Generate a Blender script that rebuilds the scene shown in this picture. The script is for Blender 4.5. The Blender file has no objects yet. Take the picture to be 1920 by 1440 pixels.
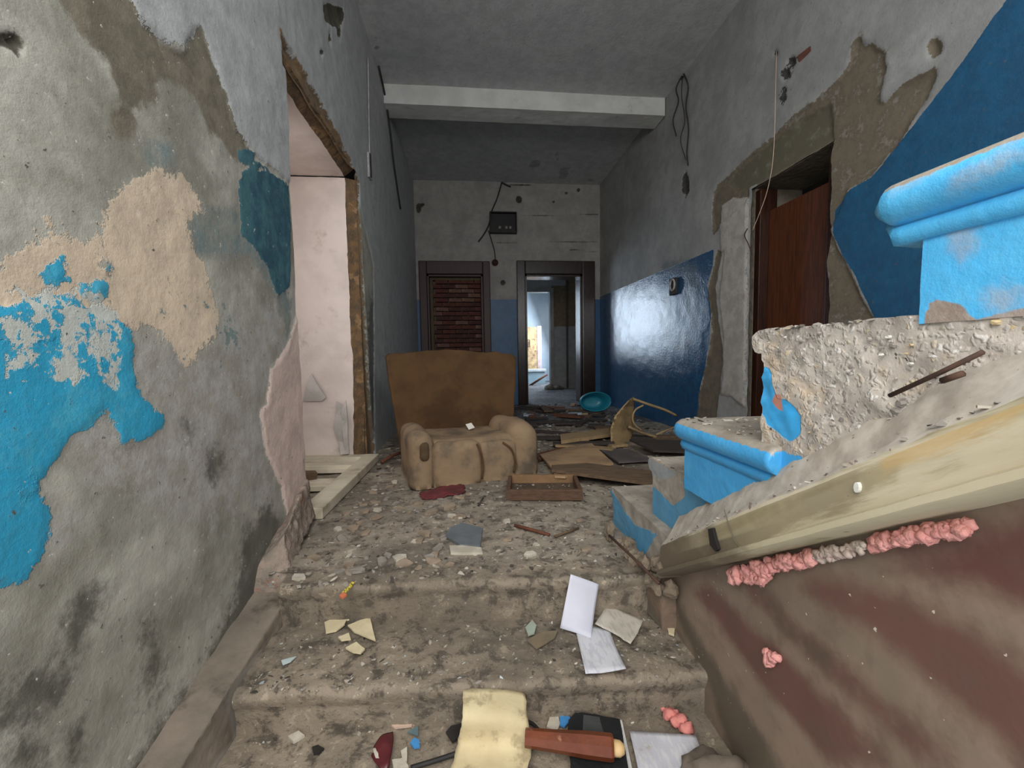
import bpy, bmesh, math, random
import numpy as np
from mathutils import Vector, Matrix

random.seed(7)
rng = np.random.default_rng(11)
scene = bpy.context.scene
COL = scene.collection

# ------------------------------------------------------------------ camera
F = 773.6
YAW, PIT, ROL = math.radians(5.832), math.radians(3.819), math.radians(.921)
EZ = .76
_fw = np.array([math.sin(YAW)*math.cos(PIT), math.cos(YAW)*math.cos(PIT), -math.sin(PIT)])
_r = np.array([math.cos(YAW), -math.sin(YAW), 0.0])
_u = np.cross(_r, _fw)
CR = _r*math.cos(ROL) - _u*math.sin(ROL)
CU = _u*math.cos(ROL) + _r*math.sin(ROL)
CC = np.array([0, 0, EZ])
cam_data = bpy.data.cameras.new('camera')
cam_data.sensor_fit = 'HORIZONTAL'
cam_data.sensor_width = 36
cam_data.lens = F*36/1920
cam_data.clip_start = .02
cam = bpy.data.objects.new('camera', cam_data)
COL.objects.link(cam)
cam.matrix_world = Matrix(((CR[0], CU[0], -_fw[0], 0), (CR[1], CU[1], -_fw[1], 0), (CR[2], CU[2], -_fw[2], EZ), (0, 0, 0, 1)))
scene.camera = cam

# ------------------------------------------------------------------ world, lights, exposure
scene.view_settings.view_transform = 'Standard'
scene.view_settings.look = 'None'
scene.view_settings.gamma = 1
scene.view_settings.use_curve_mapping = False
scene.view_settings.exposure = 0.42
scene.cycles.max_bounces = 5
scene.cycles.diffuse_bounces = 4
scene.cycles.caustics_reflective = False
scene.cycles.caustics_refractive = False
scene.cycles.glossy_bounces = 3
world = bpy.data.worlds.new('sky')
scene.world = world
world.use_nodes = True
world.node_tree.nodes['Background'].inputs[0].default_value = (.86, .93, 1, 1)
world.node_tree.nodes['Background'].inputs[1].default_value = .8

def area_light(name, loc, target, sx, sy, power, col):
    d = bpy.data.lights.new(name, 'AREA')
    d.shape = 'RECTANGLE'
    d.size, d.size_y, d.energy, d.color = sx, sy, power, col
    o = bpy.data.objects.new(name, d)
    COL.objects.link(o)
    o.location = loc
    o.rotation_euler = (Vector(target)-Vector(loc)).to_track_quat('-Z', 'Y').to_euler()
    return o
# added area lights: assumed daylight from behind the camera and from unseen room openings
area_light('assumed_rear_light', (.0, -1.0, 2.0), (-.05, 1.5, -.4), 3.2, 1.7, 92, (1.0, .975, .94))  # no entrance is modelled; a bare area light stands in for assumed daylight
area_light('added_doorway_light', (-1.36, 2.45, 1.15), (-.9, 3.0, 1.1), .7, 1.7, 4.5, (1.0, .95, .92))  # added in the closed doorway niche to brighten the reveal; no side room built
area_light('assumed_window_light', (.15, 9.22, 1.55), (.6, 6.0, 1.2), .9, 1.3, 38, (.70, .84, 1.0))  # added light at an assumed window hidden from the camera
area_light('assumed_bright_room_light', (2.35, 11.0, 1.5), (.6, 10.9, .9), 1.3, 1.6, 95, (.72, .86, 1.0))  # added light beside an assumed, unseen opening of the bright room

# ------------------------------------------------------------------ helpers
def ray(x, y):
    return _fw + CR*((x-960)/F) + CU*((720-y)/F)
def onX(x, y, X):
    d = ray(x, y); return CC + d*(X/d[0])
def onY(x, y, Y):
    d = ray(x, y); return CC + d*(Y/d[1])
def onZ(x, y, Z):
    d = ray(x, y); return CC + d*((Z-EZ)/d[2])

def lin(r, g, b):
    f = lambda c: (c/255/12.92) if c/255 <= .04045 else ((c/255+.055)/1.055)**2.4
    return (f(r), f(g), f(b), 1.0)

def _hash(ix, iy, iz, s):
    h = (ix.astype(np.int64)*374761393 + iy.astype(np.int64)*668265263 + iz.astype(np.int64)*2147483647 + s*974634777) & 0xffffffff
    h = ((h ^ (h >> 13))*1274126177) & 0xffffffff
    h = (h ^ (h >> 16)) & 0xffff
    return h/65535.0
def vnoise(p, s=0):
    i = np.floor(p).astype(np.int64); f = p-i; f = f*f*(3-2*f)
    x, y, z = i[:, 0], i[:, 1], i[:, 2]; fx, fy, fz = f[:, 0], f[:, 1], f[:, 2]
    def L(a, b, t): return a+(b-a)*t
    return L(L(L(_hash(x, y, z, s), _hash(x+1, y, z, s), fx), L(_hash(x, y+1, z, s), _hash(x+1, y+1, z, s), fx), fy),
             L(L(_hash(x, y, z+1, s), _hash(x+1, y, z+1, s), fx), L(_hash(x, y+1, z+1, s), _hash(x+1, y+1, z+1, s), fx), fy), fz)
def fbm(p, scale=1.0, octv=4, s=0):
    p = np.asarray(p, float).reshape(-1, 3)*scale
    r = np.zeros(len(p)); a = .5; t = 0
    for k in range(octv):
        r += a*vnoise(p, s+k*17); t += a; a *= .5; p = p*2.03+3.1
    return r/t-.5

def sdf_poly(pts, poly):
    """signed distance, positive inside; pts (N,2)"""
    poly = np.asarray(poly, float); n = len(poly)
    d = np.full(len(pts), 1e9); inside = np.zeros(len(pts), bool)
    for i in range(n):
        a, b = poly[i], poly[(i+1) % n]
        e = b-a; w = pts-a
        t = np.clip((w@e)/max(e@e, 1e-12), 0, 1)
        d = np.minimum(d, ((w-t[:, None]*e)**2).sum(1))
        if a[1] != b[1]:
            c = ((a[1] > pts[:, 1]) != (b[1] > pts[:, 1])) & (pts[:, 0] < (b[0]-a[0])*(pts[:, 1]-a[1])/(b[1]-a[1])+a[0])
            inside ^= c
    return np.where(inside, 1, -1)*np.sqrt(d)
def sdf_union(pts, polys):
    r = np.full(len(pts), -1e9)
    for p in polys: r = np.maximum(r, sdf_poly(pts, p))
    return np.clip(r, -.6, .6)
def blob(cx, cy, rx, ry, n=12, rot=0.0):
    return [(cx+rx*math.cos(a)*math.cos(rot)-ry*math.sin(a)*math.sin(rot), cy+rx*math.cos(a)*math.sin(rot)+ry*math.sin(a)*math.cos(rot)) for a in [2*math.pi*k/n for k in range(n)]]

# ---- materials
class NT:
    def __init__(self, name):
        self.m = bpy.data.materials.new(name); self.m.use_nodes = True
        self.t = self.m.node_tree; self.n = self.t.nodes; self.l = self.t.links
        self.b = self.n['Principled BSDF']
        self._tc = None
    def tc(self):
        if not self._tc: self._tc = self.n.new('ShaderNodeTexCoord')
        return self._tc.outputs['Object']
    def put(self, sock, v):
        if v is None: return
        if hasattr(v, 'is_linked') or hasattr(v, 'links'): self.l.new(v, sock)
        else: sock.default_value = v
    def mapv(self, scale=(1, 1, 1), rot=(0, 0, 0), vec=None):
        m = self.n.new('ShaderNodeMapping'); self.l.new(vec or self.tc(), m.inputs[0])
        m.inputs['Rotation'].default_value = rot; m.inputs['Scale'].default_value = scale
        return m.outputs[0]
    def noise(self, scale, detail=4, rough=.55, dist=0, vec=None):
        n = self.n.new('ShaderNodeTexNoise'); self.l.new(vec or self.tc(), n.inputs['Vector'])
        n.inputs['Scale'].default_value = scale; n.inputs['Detail'].default_value = detail
        n.inputs['Roughness'].default_value = rough; n.inputs['Distortion'].default_value = dist
        return n.outputs['Fac']
    def voro(self, scale, out='Distance', feature='F1', vec=None, rnd=1):
        n = self.n.new('ShaderNodeTexVoronoi'); n.feature = feature; self.l.new(vec or self.tc(), n.inputs['Vector'])
        n.inputs['Scale'].default_value = scale; n.inputs['Randomness'].default_value = rnd
        return n.outputs[out]
    def attr(self, name, out='Fac'):
        n = self.n.new('ShaderNodeAttribute'); n.attribute_name = name
        return n.outputs[out]
    def math(self, op, a, b=None, c=None):
        n = self.n.new('ShaderNodeMath'); n.operation = op
        self.put(n.inputs[0], a); self.put(n.inputs[1], b); self.put(n.inputs[2], c)
        return n.outputs[0]
    def step(self, v, lo, hi, smooth=True):
        n = self.n.new('ShaderNodeMapRange'); n.interpolation_type = 'SMOOTHSTEP' if smooth else 'LINEAR'
        self.put(n.inputs['Value'], v); n.inputs['From Min'].default_value = lo; n.inputs['From Max'].default_value = hi
        return n.outputs['Result']
    def mix(self, f, a, b, mode='MIX'):
        n = self.n.new('ShaderNodeMix'); n.data_type = 'RGBA'; n.blend_type = mode
        self.put(n.inputs['Factor'], f); self.put(n.inputs['A'], a) if False else self.put(n.inputs[6], a); self.put(n.inputs[7], b)
        return n.outputs[2]
    def fmix(self, f, a, b):
        n = self.n.new('ShaderNodeMix'); n.data_type = 'FLOAT'
        self.put(n.inputs[0], f); self.put(n.inputs[2], a); self.put(n.inputs[3], b)
        return n.outputs[0]
    def two(self, a, b, scale, detail=5, lo=.35, hi=.65, vec=None, dist=0):
        return self.mix(self.step(self.noise(scale, detail, .6, dist, vec), lo, hi), a, b)
    def bump(self, h, strength=.4, dist=.01, normal=None):
        n = self.n.new('ShaderNodeBump'); n.inputs['Strength'].default_value = strength; n.inputs['Distance'].default_value = dist
        self.put(n.inputs['Height'], h)
        if normal is not None: self.l.new(normal, n.inputs['Normal'])
        return n.outputs[0]
    def done(self, col, rough=.85, normal=None, spec=None):
        self.put(self.b.inputs['Base Color'], col); self.put(self.b.inputs['Roughness'], rough)
        if normal is not None: self.l.new(normal, self.b.inputs['Normal'])
        if spec is not None: self.b.inputs['Specular IOR Level'].default_value = spec
        return self.m

def simple(name, a, b=None, scale=8, rough=.8, bump=.25, bscale=60, lo=.35, hi=.65, vec=None, dirt=None, dscale=3, dlo=.5, dhi=.7, spec=None, bdist=.004):
    t = NT(name)
    v = t.mapv(vec) if vec else None
    c = t.two(lin(*a), lin(*(b or a)), scale, 6, lo, hi, v)
    if dirt: c = t.mix(t.step(t.noise(dscale, 6, .65), dlo, dhi), c, lin(*dirt))
    nm = t.bump(t.noise(bscale, 5, .6, 0, v), bump, bdist) if bump else None
    return t.done(c, rough, nm, spec)

def layered(name, base, layers, grain=(35, .35), rough=.88, speck=None):
    """base = (colA, colB, scale); layers = dicts(attr, a, b, amp, edge, rough, op, h, lo, hi, f) laid over one another;
    each edge is its signed distance attribute broken up by shared noises"""
    t = NT(name)
    nl = t.noise(base[2]*1.6, 5, .62)
    nm = t.noise(11, 6, .72)
    nh = t.noise(48, 4, .7)
    ed = t.math('ADD', t.math('SUBTRACT', nm, .5), t.math('MULTIPLY', t.math('SUBTRACT', nh, .5), .45))
    c = t.mix(t.step(nl, .34, .66), lin(*base[0]), lin(*base[1]))
    c = t.mix(t.math('MULTIPLY', t.step(nm, .40, .70), .5), c, lin(*[x*.80 for x in base[0]]))
    r = rough; h = None
    for L in layers:
        s = t.math('MULTIPLY_ADD', ed, L.get('amp', .05), t.attr(L['attr']))
        e = L.get('edge', .002)
        m = t.step(s, -e, e)
        if L.get('op'): m = t.math('MULTIPLY', m, L['op'])
        lc = t.mix(t.step(nm if L.get('f', 'm') == 'm' else nl, L.get('lo', .38), L.get('hi', .62)), lin(*L['a']), lin(*L['b']))
        c = t.mix(m, c, lc)
        if 'rough' in L: r = t.fmix(m, r, L['rough'])
        if L.get('h'):
            hh = t.math('MULTIPLY', m, L['h'])
            h = hh if h is None else t.math('ADD', h, hh)
    if speck:
        c = t.mix(t.step(nh, .66, .70), c, lin(*speck[0][0]))
        if len(speck) > 1: c = t.mix(t.step(nh, .335, .30), c, lin(*speck[1][0]))
    c = t.mix(t.math('MULTIPLY', nh, .22), c, lin(*[x*.7 for x in base[0]]))
    g = t.math('MULTIPLY', nh, grain[1]*2)
    h = g if h is None else t.math('ADD', h, g)
    return t.done(c, r, t.bump(h, .6, .005))

# ---- objects
def link(o, parent=None):
    COL.objects.link(o)
    if parent: o.parent = parent
    return o
def tag(o, label=None, cat=None, group=None, kind=None):
    if label: o['label'] = label
    if cat: o['category'] = cat
    if group: o['group'] = group
    if kind: o['kind'] = kind
    return o
def empty(name, loc=(0, 0, 0), label=None, cat=None, group=None, kind=None, rz=0):
    o = bpy.data.objects.new(name, None); o.empty_display_size = .1
    link(o); o.location = loc; o.rotation_euler = (0, 0, rz)
    return tag(o, label, cat, group, kind)
def mesh_obj(name, verts, faces, mat, parent=None, smooth=False, attrs=None):
    me = bpy.data.meshes.new(name)
    me.from_pydata([tuple(map(float, v)) for v in verts], [], [tuple(map(int, f)) for f in faces])
    if smooth: me.polygons.foreach_set('use_smooth', [True]*len(me.polygons))
    for k, a in (attrs or {}).items():
        a = np.asarray(a, np.float32)
        if a.ndim == 2:
            at = me.attributes.new(k, 'FLOAT_COLOR', 'POINT'); at.data.foreach_set('color', a.ravel())
        else:
            at = me.attributes.new(k, 'FLOAT', 'POINT'); at.data.foreach_set('value', a)
    me.materials.append(mat); me.update()
    o = bpy.data.objects.new(name, me)
    return link(o, parent)
def bm_obj(name, bm, mat, parent=None, smooth=False):
    bmesh.ops.recalc_face_normals(bm, faces=bm.faces)
    me = bpy.data.meshes.new(name); bm.to_mesh(me); bm.free()
    if smooth: me.polygons.foreach_set('use_smooth', [True]*len(me.polygons))
    me.materials.append(mat)
    return link(bpy.data.objects.new(name, me), parent)

class Patches:
    """collects grids of points into one mesh"""
    def __init__(self): self.v = []; self.f = []; self.n = 0
    def grid(self, P):
        nu, nv = P.shape[:2]
        idx = np.arange(nu*nv).reshape(nu, nv)+self.n
        self.v.append(P.reshape(-1, 3)); self.n += nu*nv
        q = np.stack([idx[:-1, :-1], idx[1:, :-1], idx[1:, 1:], idx[:-1, 1:]], -1).reshape(-1, 4)
        self.f.append(q)
    def verts(self): return np.concatenate(self.v)
    def faces(self): return np.concatenate(self.f)

def seg(*parts):
    """seg((a,b,step),(b,c,step)...) -> sorted sample positions"""
    out = []
    for a, b, s in parts:
        n = max(1, int(round((b-a)/s)))
        out += [a+(b-a)*k/n for k in range(n)]
    out.append(parts[-1][1])
    return np.array(out)

def box_bm(bm, c, s, rot=None, bevel=0.0):
    r = bmesh.ops.create_cube(bm, size=1.0)
    vs = r['verts']
    M = Matrix.Translation(c) @ (rot.to_4x4() if rot is not None else Matrix.Identity(4)) @ Matrix.Diagonal((s[0], s[1], s[2], 1))
    bmesh.ops.transform(bm, matrix=M, verts=vs)
    if bevel:
        es = list({e for v in vs for e in v.link_edges})
        bmesh.ops.bevel(bm, geom=es, offset=bevel, segments=2, affect='EDGES', profile=.6)
def box(name, c, s, mat, parent=None, rot=None, bevel=.004):
    bm = bmesh.new(); box_bm(bm, Vector(c), s, rot, bevel)
    return bm_obj(name, bm, mat, parent)
def bbox(name, lo, hi, mat, parent=None, bevel=.003):
    return box(name, [(a+b)/2 for a, b in zip(lo, hi)], [b-a for a, b in zip(lo, hi)], mat, parent, None, bevel)

def tube_bm(bm, pts, rad, n=8, cap=True):
    pts = [Vector(p) for p in pts]; rings = []
    R = rad if hasattr(rad, '__len__') else [rad]*len(pts)
    prev = None
    for i, p in enumerate(pts):
        d = (pts[min(i+1, len(pts)-1)]-pts[max(i-1, 0)]).normalized()
        a = prev if prev is not None else (Vector((0, 0, 1)) if abs(d.z) < .9 else Vector((1, 0, 0)))
        s = d.cross(a).normalized(); up = s.cross(d).normalized(); prev = up
        rings.append([bm.verts.new(p+(s*math.cos(2*math.pi*k/n)+up*math.sin(2*math.pi*k/n))*R[i]) for k in range(n)])
    for a, b in zip(rings[:-1], rings[1:]):
        for k in range(n): bm.faces.new((a[k], a[(k+1) % n], b[(k+1) % n], b[k]))
    if cap:
        bm.faces.new(rings[0][::-1]); bm.faces.new(rings[-1])
def tube(name, pts, rad, mat, parent=None, n=8):
    bm = bmesh.new(); tube_bm(bm, pts, rad, n)
    return bm_obj(name, bm, mat, parent, smooth=True)
def spline(pts, k=6):
    """catmull-rom through pts"""
    P = [Vector(p) for p in pts]; P = [P[0]*2-P[1]]+P+[P[-1]*2-P[-2]]
    out = []
    for i in range(1, len(P)-2):
        for j in range(k):
            t = j/k
            a, b, c, d = P[i-1], P[i], P[i+1], P[i+2]
            out.append(.5*((2*b)+(c-a)*t+(2*a-5*b+4*c-d)*t*t+(3*b-a-3*c+d)*t**3))
    out.append(P[-2]); return out

def refine(bm, L, rounds=7):
    bmesh.ops.triangulate(bm, faces=bm.faces)
    for _ in range(rounds):
        es = [e for e in bm.edges if e.calc_length() > L]
        if not es: break
        bmesh.ops.subdivide_edges(bm, edges=es, cuts=1)
        bmesh.ops.triangulate(bm, faces=[f for f in bm.faces if len(f.verts) > 3])
def displace(bm, amp, scale, s=0, octv=4, amp2=0, scale2=1):
    bmesh.ops.recalc_face_normals(bm, faces=bm.faces)
    bm.normal_update()
    P = np.array([v.co[:] for v in bm.verts]); N = [v.normal.copy() for v in bm.verts]
    d = fbm(P, scale, octv, s)*amp*2
    if amp2: d += fbm(P, scale2, 3, s+5)*amp2*2
    for v, n, k in zip(bm.verts, N, d): v.co += n*float(k)
def prism_bm(bm, poly, axis, a, b):
    """extrude a 2-D polygon along an axis (0 x,1 y,2 z)"""
    def P(p, t):
        return ((t, p[0], p[1]), (p[0], t, p[1]), (p[0], p[1], t))[axis]
    A = [bm.verts.new(P(p, a)) for p in poly]; B = [bm.verts.new(P(p, b)) for p in poly]
    bm.faces.new(A); bm.faces.new(B[::-1]); n = len(poly)
    for i in range(n): bm.faces.new((A[i], B[i], B[(i+1) % n], A[(i+1) % n]))

def sheet(name, corners, mat, thick=.0012, parent=None, n=10, curl=.006, seed=1, jag=0.0, poly=None, attrs=None):
    """a thin crumpled sheet: corners are 4 points (bilinear) or a polygon of 3-D points around its rim"""
    bm = bmesh.new()
    vs = [bm.verts.new(Vector(c)) for c in corners]
    f = bm.faces.new(vs)
    L = max((Vector(a)-Vector(b)).length for a in corners for b in corners)/n
    refine(bm, L)
    bm.normal_update()
    P = np.array([v.co[:] for v in bm.verts])
    d = fbm(P, 1/(L*n)*3.2, 3, seed)*curl*2
    nz = Vector(f.normal) if f.is_valid else Vector((0, 0, 1))
    for v, k in zip(bm.verts, d):
        v.co.z += abs(float(k))
    if jag:
        j = fbm(P, 60, 3, seed+3)*jag*2
        for v, k in zip(bm.verts, j):
            if v.is_boundary: v.co.x += float(k); v.co.y -= float(k)*.7
    r = bmesh.ops.extrude_face_region(bm, geom=list(bm.faces))
    for e in r['geom']:
        if isinstance(e, bmesh.types.BMVert): e.co.z += thick
    return bm_obj(name, bm, mat, parent, smooth=False)

# ------------------------------------------------------------------ dimensions (metres; hall floor is z = 0, corridor runs along +Y)
XL, XR, YD, ZC = -.775, 2.081, 6.43, 3.40
def polyX(px, X): return [tuple(onX(x, y, X)[1:]) for x, y in px]
def polyY(px, Y): return [(onY(x, y, Y)[0], onY(x, y, Y)[2]) for x, y in px]

# ------------------------------------------------------------------ hall floor
def edge0(x): return 1.36-.075*x
def edge1(x): return 1.085-.065*x
def edge2(x): return .79-.06*x
Z1, Z2 = -.14, -.268
def floor_relief(x, y):
    p = np.stack([np.asarray(x, float).ravel(), np.asarray(y, float).ravel(), np.zeros(np.size(x))], -1)
    return (fbm(p, 3.0, 3, 3)*.022+fbm(p, 22, 4, 5)*.016)
_gx = np.linspace(-1.3, 2.4, 371); _gy = np.linspace(.3, 6.6, 631)
_GX, _GY = np.meshgrid(_gx, _gy, indexing='ij')
_G = floor_relief(_GX, _GY).reshape(_GX.shape)
def ground(x, y):
    """height of the trodden surface at a point"""
    b = 0.0 if y > edge0(x) else (Z1 if y > edge1(x) else Z2)
    return b+float(_G[int(min(370, max(0, round((x+1.3)*100)))), int(min(630, max(0, round((y-.3)*100))))])

def concrete_mat(name, a, b, dark, light):
    t = NT(name)
    nl = t.noise(2.6, 6, .7, .4); nm = t.noise(15, 6, .72, .3); nh = t.noise(75, 3, .65)
    c = t.mix(t.step(nl, .34, .66), lin(*a), lin(*b))
    c = t.mix(t.math('MULTIPLY', t.step(nm, .49, .62), .9), c, lin(*dark))
    c = t.mix(t.step(nm, .42, .34), c, lin(*light))
    c = t.mix(t.math('MULTIPLY', t.step(nh, .60, .70), .55), c, lin(*[x*.7 for x in dark]))
    c = t.mix(t.step(nh, .33, .29), c, lin(186, 176, 160))
    c = t.mix(t.math('MULTIPLY', t.step(t.noise(1.3, 4, .6, .5), .46, .62), .55), c, lin(*[x*1.0 for x in dark]))
    h = t.math('ADD', nm, t.math('MULTIPLY', nh, .6))
    return t.done(c, .93, t.bump(h, .6, .007))
M_floor = concrete_mat('hall_floor_dirt', (156, 144, 128), (132, 122, 108), (88, 80, 70), (182, 170, 152))
M_step = concrete_mat('worn_concrete_step', (146, 132, 114), (118, 108, 94), (80, 72, 62), (164, 150, 130))
M_farfloor = concrete_mat('far_floor_dirt', (112, 112, 114), (92, 92, 94), (56, 54, 54), (140, 140, 142))

pt = Patches()
xs = seg((XL-.5, 2.4, .02)); ys = seg((1.30, 2.6, .016), (2.6, 4.4, .03))
X, Y = np.meshgrid(xs, ys, indexing='ij')
Yw = np.maximum(Y, 1.60+0*X) if False else Y
keepY = np.where(X < .66, np.maximum(Y, edge0(X)+.10), np.maximum(Y, edge0(X)+.10))
Zf = floor_relief(X, keepY).reshape(X.shape)
Zf += np.where(X > .9, .0, 0)
pt.grid(np.stack([X, keepY, Zf], -1))
floor = mesh_obj('floor', pt.verts(), pt.faces(), M_floor, smooth=True)
tag(floor, 'dirt and rubble covered corridor floor', None, None, 'structure')
pt = Patches()
xs = seg((-2.0, 4.0, .06)); ys = seg((4.4, 12.6, .06))
X, Y = np.meshgrid(xs, ys, indexing='ij')
pt.grid(np.stack([X, Y, floor_relief(X, Y).reshape(X.shape)], -1))
far_floor = mesh_obj('floor', pt.verts(), pt.faces(), M_farfloor, smooth=True)
tag(far_floor, 'dark dusty floor at the far end and in the rooms beyond', None, None, 'structure')

# ------------------------------------------------------------------ entry steps
entry = empty('entry_steps', (0, 1.1, -.5), 'short flight of worn dirty concrete steps up to the corridor', 'stairs')
def step_mesh(edge, ztop, zbot, back, mat, seed, x0=-.66, x1=.652):
    # profile (offset towards +Y from the edge line, z): tread back -> rounded worn nose -> riser -> foot
    prof = [(back-.006*k*0, ztop) for k in [0]]
    n = int(back/.009)
    rn = .018
    prof = [(rn+(back-rn)*(1-k/n), ztop) for k in range(n)]
    for k in range(7):
        a = math.pi/2*k/6
        prof.append((rn-rn*math.sin(a)-.0, ztop-rn+rn*math.cos(a)))
    prof += [(.004, ztop-.035), (.010, ztop-.05)]
    m = 10
    prof += [(.012, ztop-.05-(ztop-.05-zbot)*k/m) for k in range(1, m+1)]
    prof += [(.012, zbot-.03)]
    xs = seg((x0, x1, .010))
    P = np.array(prof)
    X, K = np.meshgrid(xs, np.arange(len(P)), indexing='ij')
    O = P[K, 0]; Zp = P[K, 1]
    pts = np.stack([X, edge(X)+O, Zp], -1).reshape(-1, 3)
    tread = (Zp >= ztop-.001).ravel()
    nose = ((Zp < ztop-.001) & (Zp > ztop-.06)).ravel()
    nz = fbm(pts, 26, 4, seed)
    chip = np.clip(fbm(pts, 9, 4, seed+9)-.03, 0, 1)*(.4 if ztop > -.01 else .8)
    rel = floor_relief(pts[:, 0], pts[:, 1])
    fade = np.clip((pts[:, 2]-(ztop-.06))/.06, 0, 1)
    wear = np.exp(-np.abs(O.ravel())/.035)*fade
    pts[:, 2] += rel*fade-chip*wear*.07
    pts[:, 1] += np.clip((.03-O.ravel())/.03, 0, 1)*nz*.012
    p = Patches(); p.grid(pts.reshape(X.shape+(3,)))
    return mesh_obj('step', p.verts(), p.faces(), mat, entry, True)
for k, (e, zt, zb, bk) in enumerate(((edge0, 0.0, Z1, .14), (edge1, Z1, Z2, .31), (edge2, Z2, -.40, .33), (lambda x: .50-.05*x, -.40, -.54, .33), (lambda x: .2-.05*x, -.54, -.7, .33))):
    o = step_mesh(e, zt, zb, bk, M_step, 20+k)
    o.location = (0, -1.1, .5)

# ------------------------------------------------------------------ left wall with its doorway
LD0, LD1, LDZ = 1.975, 3.12, 2.062      # doorway in Y and its head
def jag(t, s, amp, sc=9):
    t = np.asarray(t, float); p = np.stack([t.ravel(), np.full(t.size, s*3.7), np.zeros(t.size)], -1)
    return (fbm(p, sc, 4, s)*2*amp).reshape(t.shape)
pt = Patches()
def wall_patch(ys, zs, X, yfun=None, zfun=None):
    Yg, Zg = np.meshgrid(ys, zs, indexing='ij')
    if yfun: Yg = yfun(Yg, Zg)
    if zfun: Zg = zfun(Yg, Zg)
    return np.stack([np.full(Yg.shape, X), Yg, Zg], -1)
ysn = seg((.15, .55, .05), (.55, LD0, .0095)); zsn = seg((-.75, -.45, .03), (-.45, 2.3, .0095), (2.3, ZC+.02, .022))
def nj(Y, Z):
    t = np.clip((Y-1.75)/(LD0-1.75), 0, 1)
    return Y+t*jag(Z, 3, .012)*np.clip((LDZ+.04-Z)/.04, 0, 1)
pt.grid(wall_patch(ysn, zsn, XL, nj))
ysf = seg((LD1+.02, 4.2, .016), (4.2, YD, .06)); zsf = seg((-.05, LDZ, .016), (LDZ, ZC+.02, .03))
def fj(Y, Z):
    t = np.clip(1-(Y-LD1-.02)/.3, 0, 1)
    return Y+t*((jag(Z, 5, .022, 7)+.04)*np.clip((LDZ+.02-Z)/.04, 0, 1)-.02)
pt.grid(wall_patch(ysf, zsf, XL, fj))
yst = seg((LD0, LD1+.02, .012)); zst = seg((LDZ, 2.5, .012), (2.5, ZC+.02, .03))
def tj(Y, Z):
    t = np.clip(1-(Z-LDZ)/.2, 0, 1)
    return Z+t*(jag(Y, 8, .02, 6)+.015)
pt.grid(wall_patch(yst, zst, XL, None, tj))
V = pt.verts()
q = V[:, 1:3]
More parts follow.
